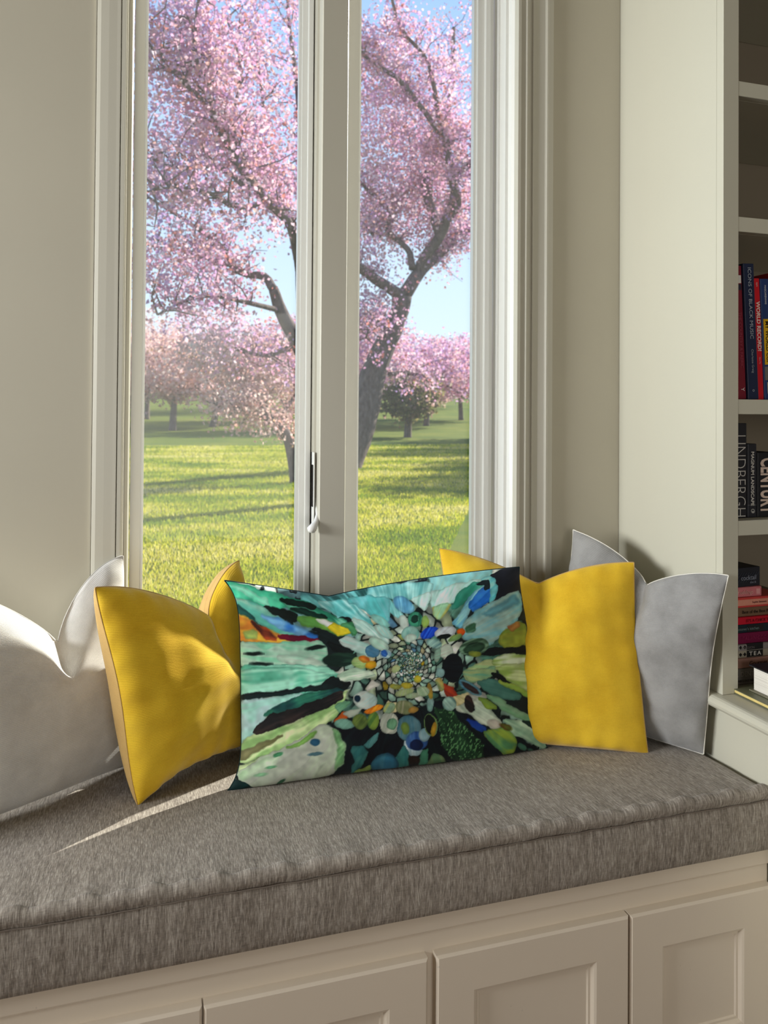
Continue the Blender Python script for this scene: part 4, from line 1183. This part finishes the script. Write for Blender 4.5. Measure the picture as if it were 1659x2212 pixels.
def tree(name, label, limbs, nclust, per, spread, size, pal, crown=(), group=None, twig=3.0, rootflare=1.25, twig_len=0.6):
    base = np.array(limbs[0][0][:3])
    off = (base[0], base[1], gz(base[1]))
    root = tag(empty(name, off), label, 'tree', group)
    tips = []
    for i, lb in enumerate(limbs):
        pth = smooth_path(lb)
        r = np.maximum(pth[:, 3], .008)
        if i == 0:
            r = r.copy(); r[0] *= rootflare
        bm = bmesh.new()
        q = pth[:, :3] - np.array(off)
        if i == 0: q[0, 2] = min(q[0, 2], -0.1)
        wob = [Vector(p) + Vector((mnoise.noise(Vector(p) * 3.1), mnoise.noise(Vector(p) * 3.1 + Vector((7, 1, 2))), 0)) * float(min(rr, .05)) * .5 for p, rr in zip(q, r)]
        tube_mesh(bm, wob, list(r), 12 if i == 0 else 8)
        link('trunk' if i == 0 else 'branch', finish(bm, 'limb', True), M['bark'], root)
        if i > 0:
            for p in pth[len(pth) // 4:]: tips.append(p[:3])
    tips = np.array(tips)
    # fine twigs: one joined part
    bm = bmesh.new()
    ends = []
    for p in tips:
        for k in range(int(twig) + (random.random() < twig % 1)):
            d = Vector((random.gauss(0, 1), random.gauss(0, 1), random.gauss(.35, .8))).normalized()
            L_ = random.uniform(.5, 1.5) * twig_len
            a = Vector(p); pts = [a]
            for s_ in range(3):
                d = (d + Vector((random.gauss(0, .3), random.gauss(0, .3), random.gauss(0.05, .3)))).normalized()
                pts.append(pts[-1] + d * L_ / 3)
            tube_mesh(bm, [q - Vector(off) for q in pts], [.012, .009, .006, .003], 4, False)
            ends += [tuple(q) for q in pts[1:]]
    tw = link('twigs', finish(bm, 'twigs'), M['bark'], root)
    tw['kind'] = 'stuff'
    ends = np.array(ends)
    cent = ends[RNG.integers(0, len(ends), nclust)] + RNG.normal(0, .08, (nclust, 3))
    for (cx, cy, cz, rx, ry, rz_, m) in crown:
        u = RNG.normal(0, 1, (m, 3)); u /= np.linalg.norm(u, axis=1, keepdims=True)
        u *= RNG.random((m, 1)) ** (1 / 2.6)
        cent = np.concatenate([cent, np.array([cx, cy, cz]) + u * np.array([rx, ry, rz_])])
    blossoms('blossom', cent, per, spread, size, root, off, pal, M['petal'])
    return root


TA = [
  [(3.7, 15.2, -0.09, 0.376), (3.99, 15.2, 0.59, 0.35), (4.15, 15.2, 1.06, 0.332), (4.37, 15.2, 1.91, 0.267), (4.56, 15.2, 2.4, 0.239), (4.89, 15.2, 3.08, 0.193), (4.99, 15.2, 3.57, 0.212)] ,
  [(4.99, 15.2, 3.57, 0.135), (4.69, 15.0, 3.67, 0.114), (4.13, 14.6, 3.86, 0.101), (3.7, 14.2, 4.0, 0.088), (3.24, 13.8, 4.14, 0.077), (2.85, 13.4, 4.36, 0.058), (2.55, 13.2, 4.86, 0.04)] ,
  [(5.04, 15.2, 3.59, 0.155), (5.43, 15.4, 4.12, 0.138), (5.86, 15.7, 4.5, 0.121), (6.3, 16.0, 4.84, 0.103), (6.7, 16.3, 5.25, 0.095), (7.44, 16.8, 5.69, 0.088), (8.17, 17.2, 6.41, 0.068)] ,
  [(5.41, 15.4, 4.1, 0.128), (5.57, 15.2, 4.53, 0.117), (5.75, 15.0, 4.84, 0.106), (5.85, 14.8, 5.19, 0.115), (5.95, 14.6, 5.44, 0.114), (5.81, 14.4, 5.75, 0.093), (5.61, 14.2, 6.32, 0.074), (5.51, 14.1, 6.55, 0.064), (5.35, 14.0, 6.77, 0.054), (5.13, 13.8, 7.48, 0.044), (4.9, 13.7, 7.94, 0.035), (4.37, 13.5, 8.29, 0.034), (4.11, 13.4, 8.98, 0.025)] ,
  [(5.24, 15.3, 4.19, 0.078), (5.26, 15.5, 4.54, 0.069), (5.09, 15.8, 4.87, 0.06), (4.92, 16.0, 5.1, 0.071), (5.03, 16.2, 5.62, 0.061), (5.3, 16.3, 5.92, 0.052), (5.55, 16.4, 6.29, 0.042), (5.64, 16.5, 6.96, 0.032), (5.55, 16.6, 7.62, 0.032)] ,
  [(5.03, 16.2, 5.62, 0.051), (4.62, 16.0, 5.83, 0.04), (4.15, 15.8, 6.14, 0.039), (3.57, 15.5, 6.52, 0.029)] ,
  [(5.75, 15.0, 4.84, 0.097), (5.71, 15.6, 5.77, 0.11), (5.81, 15.9, 6.32, 0.133), (6.14, 16.2, 7.02, 0.125), (6.42, 16.5, 7.79, 0.096), (6.71, 16.8, 8.92, 0.065), (6.84, 17.0, 10.35, 0.044)] ,
  [(5.85, 14.8, 5.19, 0.067), (5.86, 14.4, 5.85, 0.056), (5.93, 14.2, 6.03, 0.065), (6.14, 14.0, 6.22, 0.055), (6.34, 13.8, 6.73, 0.036)] ,
  [(5.47, 14.1, 6.55, 0.055), (4.77, 13.7, 7.04, 0.053), (4.33, 13.5, 7.34, 0.043), (3.74, 13.3, 7.51, 0.033), (3.34, 13.1, 7.66, 0.033), (2.91, 12.9, 7.94, 0.024)] ,
  [(4.92, 16.0, 5.1, 0.04), (4.74, 16.2, 5.01, 0.041), (4.53, 16.4, 5.26, 0.031), (4.26, 16.6, 5.7, 0.021)] ,
  [(4.76, 15.2, 3.08, 0.038), (4.39, 14.8, 3.0, 0.037), (4.11, 14.5, 2.84, 0.027), (3.97, 14.3, 2.59, 0.018)] ,
  [(4.74, 15.2, 1.94, 0.048), (5.15, 15.6, 1.99, 0.049), (5.57, 15.9, 1.99, 0.051), (5.84, 16.1, 1.93, 0.041)] ,
]
TB = [
  [(2.23, 9.6, -0.09, 0.177), (2.22, 9.6, 0.4, 0.154), (2.12, 9.6, 0.98, 0.13), (2.0, 9.6, 1.5, 0.118), (1.84, 9.6, 1.88, 0.105), (1.75, 9.6, 2.07, 0.093), (1.55, 9.6, 2.42, 0.081), (1.46, 9.6, 2.68, 0.064)] ,
  [(1.46, 9.6, 2.68, 0.058), (1.38, 9.9, 2.89, 0.054), (1.19, 10.2, 2.96, 0.043), (1.02, 10.4, 3.1, 0.043), (0.91, 10.5, 3.35, 0.031), (0.66, 10.7, 3.58, 0.031), (0.31, 10.9, 3.85, 0.025), (-0.04, 11.1, 4.1, 0.019), (-0.31, 11.3, 4.44, 0.013)] ,
  [(1.84, 9.6, 1.88, 0.082), (1.74, 9.2, 2.5, 0.067), (1.64, 8.9, 2.94, 0.06), (1.51, 8.7, 3.26, 0.053), (1.23, 8.5, 3.49, 0.051), (0.98, 8.3, 3.66, 0.045), (0.84, 8.2, 3.85, 0.039), (0.67, 8.1, 4.06, 0.034), (0.55, 8.0, 4.26, 0.043), (0.5, 7.9, 4.41, 0.028), (0.4, 7.8, 4.63, 0.023), (0.38, 7.7, 4.85, 0.018), (0.41, 7.6, 5.22, 0.013)] ,
  [(1.62, 8.9, 2.94, 0.043), (1.65, 9.2, 3.38, 0.039), (1.51, 9.4, 3.71, 0.034), (1.34, 9.6, 4.07, 0.029), (1.29, 9.8, 4.45, 0.029), (1.37, 10.0, 5.01, 0.024), (1.33, 10.2, 5.69, 0.018), (1.23, 10.4, 6.45, 0.012)] ,
  [(0.92, 8.3, 3.58, 0.03), (0.74, 8.6, 3.83, 0.026), (0.55, 8.9, 3.92, 0.021), (0.33, 9.2, 3.98, 0.022), (0.05, 9.4, 4.08, 0.016), (-0.22, 9.5, 4.36, 0.011)] ,
  [(1.23, 8.5, 3.49, 0.026), (0.85, 8.1, 3.28, 0.024), (0.54, 7.8, 3.32, 0.018), (0.24, 7.5, 3.27, 0.013), (-0.0, 7.3, 3.17, 0.008)] ,
  [(1.02, 10.4, 3.1, 0.031), (0.76, 10.6, 3.2, 0.025), (0.41, 10.8, 3.34, 0.019), (0.07, 11.0, 3.4, 0.013)] ,
  [(0.55, 8.0, 4.26, 0.024), (0.31, 7.8, 4.37, 0.027), (0.22, 7.7, 4.43, 0.023), (-0.01, 7.6, 4.59, 0.018), (-0.18, 7.5, 4.72, 0.013)] ,
  [(1.64, 8.9, 2.94, 0.049), (1.78, 9.2, 3.74, 0.045), (1.79, 9.6, 4.61, 0.041), (1.8, 10.0, 5.49, 0.031), (1.77, 10.4, 6.41, 0.025), (1.76, 10.6, 7.16, 0.019)] ,
  [(1.55, 9.6, 2.42, 0.035), (1.12, 9.2, 2.44, 0.028), (0.67, 8.9, 2.46, 0.021), (0.35, 8.6, 2.35, 0.015), (0.06, 8.3, 2.15, 0.01)] ,
  [(1.75, 9.6, 2.07, 0.023), (1.57, 9.9, 1.91, 0.024), (1.36, 10.1, 1.89, 0.024), (1.08, 10.3, 1.97, 0.012)] ,
  [(0.84, 8.2, 3.85, 0.024), (0.84, 8.5, 4.39, 0.02), (0.94, 8.8, 5.04, 0.016), (0.8, 9.0, 5.7, 0.011)] ,
]
TC = [
  [(2.27, 12.3, -0.01, 0.097), (2.21, 12.3, 0.33, 0.09), (2.12, 12.3, 0.72, 0.089), (1.94, 12.3, 0.92, 0.089)] ,
  [(1.94, 12.3, 0.92, 0.067), (1.72, 12.2, 1.16, 0.059), (1.58, 12.1, 1.32, 0.051), (1.38, 12.0, 1.39, 0.036), (1.15, 11.9, 1.34, 0.028), (0.97, 11.8, 1.21, 0.014)] ,
  [(1.85, 12.25, 1.01, 0.044), (1.69, 12.5, 1.29, 0.045), (1.61, 12.7, 1.48, 0.038), (1.51, 12.9, 1.72, 0.031), (1.44, 13.0, 1.99, 0.015)] ,
  [(1.88, 12.3, 0.94, 0.03), (1.67, 12.1, 1.08, 0.022), (1.43, 11.9, 1.16, 0.021), (1.2, 11.7, 1.23, 0.014)] ,
  [(1.98, 12.3, 0.89, 0.045), (2.08, 12.5, 1.03, 0.038), (2.14, 12.6, 1.18, 0.038), (2.35, 12.8, 1.46, 0.031), (2.54, 13.0, 1.86, 0.016)] ,
]
tree('crabapple_tree', 'large leaning pink crabapple tree seen through the right sash', TA, 1500, 16, (.13, .13, .11), .032, PINKS,
     [(5.2, 15.6, 7.6, 1.6, 1.5, 2.0, 480), (3.9, 14.8, 6.6, 1.3, 1.4, 2.4, 330), (6.2, 16.2, 5.6, 1.2, 1.2, 1.0, 200)], twig=2.5)
tree('crabapple_tree', 'tall pink crabapple tree with dark spreading limbs filling the left sash', TB, 1350, 13, (.10, .10, .09), .024, PINKS,
     [(0.6, 8.8, 5.0, 1.3, 1.6, 1.1, 330), (1.2, 9.4, 4.0, 1.0, 1.2, .8, 140), (0.2, 9.6, 2.9, .8, .9, .35, 120)], twig=2.2, twig_len=.42)
tree('crabapple_tree', 'small forked crabapple tree beside the left sash stile', TC, 420, 14, (.11, .11, .07), .024, PEACH,
     [(1.5, 12.6, 2.05, 1.2, 1.0, .42, 330), (2.6, 13.2, 2.3, .7, .7, .4, 120)], twig=1.4, twig_len=.35)


def far_tree(label, x, y, h, cw, ch, n, pal, lean=0.0, per=12, low=0.0, r=.17):
    z = gz(y)
    f = (x + lean * .5, y, z + h * .55)
    L1 = [(x, y, z - .1, r), (x + lean * .25, y, z + h * .28, r * .85), f + (r * .7,)]
    limbs = [L1]
    for k in range(5):
        a = k * 1.26 + random.random()
        limbs.append([f + (r * .5,), (f[0] + math.cos(a) * cw * .35, y + math.sin(a) * cw * .35, f[2] + h * .22 * random.uniform(.3, 1.2), r * .35),
                      (f[0] + math.cos(a) * cw * .75, y + math.sin(a) * cw * .75, f[2] + h * .30 * random.uniform(-.3, 1.4), r * .15)])
    return tree('orchard_tree', label, limbs, n // 4, per, (.24, .24, .16), .075, pal, [(x + lean * .5, y, z + h * .62 + ch * .45 - low, cw, cw, ch * .62, n)], 'orchard trees in the distance', 1.0, 1.2, .6)


FT = [
    ('distant pink tree with straight dark trunk at left of the lawn', 0.94, 35.2, 2.6, 2.6, 2.6, 420, PEACH, .15),
    ('distant pink tree with slanting trunk near the middle of the left sash', 2.9, 38.6, 2.6, 2.5, 2.5, 400, PEACH, .9),
    ('far pink tree at the left edge of the left sash', -0.2, 46.5, 2.9, 3.2, 3.0, 420, PEACH, .1),
    ('distant pink tree low behind the small forked tree', 6.4, 44.0, 2.8, 3.4, 3.0, 520, PEACH, -.3),
    ('drooping dusty tree standing beside the leaning trunk', 9.9, 29.3, 1.7, 1.15, 1.5, 260, OLIVE, .1),
    ('rosy orchard tree right of the leaning trunk', 14.6, 40.0, 3.0, 3.2, 3.0, 600, PINKS, .2),
    ('rosy orchard tree at the right edge of the right sash', 19.6, 47.0, 3.2, 3.6, 3.4, 640, PINKS, -.2),
    ('tall rosy tree behind the fork of the leaning trunk', 9.6, 36.0, 3.4, 2.9, 3.6, 620, PINKS, .2),
    ('far pale pink tree behind the left sash trees', 4.4, 56.0, 4.2, 4.4, 4.6, 560, PINKS, .2),
    ('far orchard tree in the back row behind the left edge', -1.4, 60.0, 4.2, 4.6, 4.6, 520, PEACH, .2),
    ('far orchard tree in the back row near the window post', 11.0, 60.0, 4.2, 4.6, 4.6, 560, PINKS, .2),
    ('far olive tree closing the grassy lane at the right', 24.5, 66.0, 3.2, 5.2, 3.4, 560, OLIVE, .2),
    ('far olive tree left of the grassy lane', 18.2, 62.0, 3.0, 4.6, 3.0, 520, OLIVE, .2),
]
FT += [  # unseen trees added to throw shadow bands over the lawn
    ('unseen orchard tree added right of the window to shade the lawn', 11.5, 14.8, 3.4, 2.0, 2.6, 420, PINKS, .2),
    ('unseen orchard tree added further back to shade the lawn', 13.6, 18.6, 3.4, 2.0, 2.6, 420, PINKS, .1),
    ('unseen orchard tree added third in the row to shade the lawn', 14.0, 23.5, 3.4, 2.2, 2.8, 420, PINKS, .1),
    ('unseen orchard tree added fourth in the row to shade the lawn', 16.5, 28.5, 3.4, 2.4, 2.8, 420, PINKS, .1),
]
for f in FT: far_tree(*f)
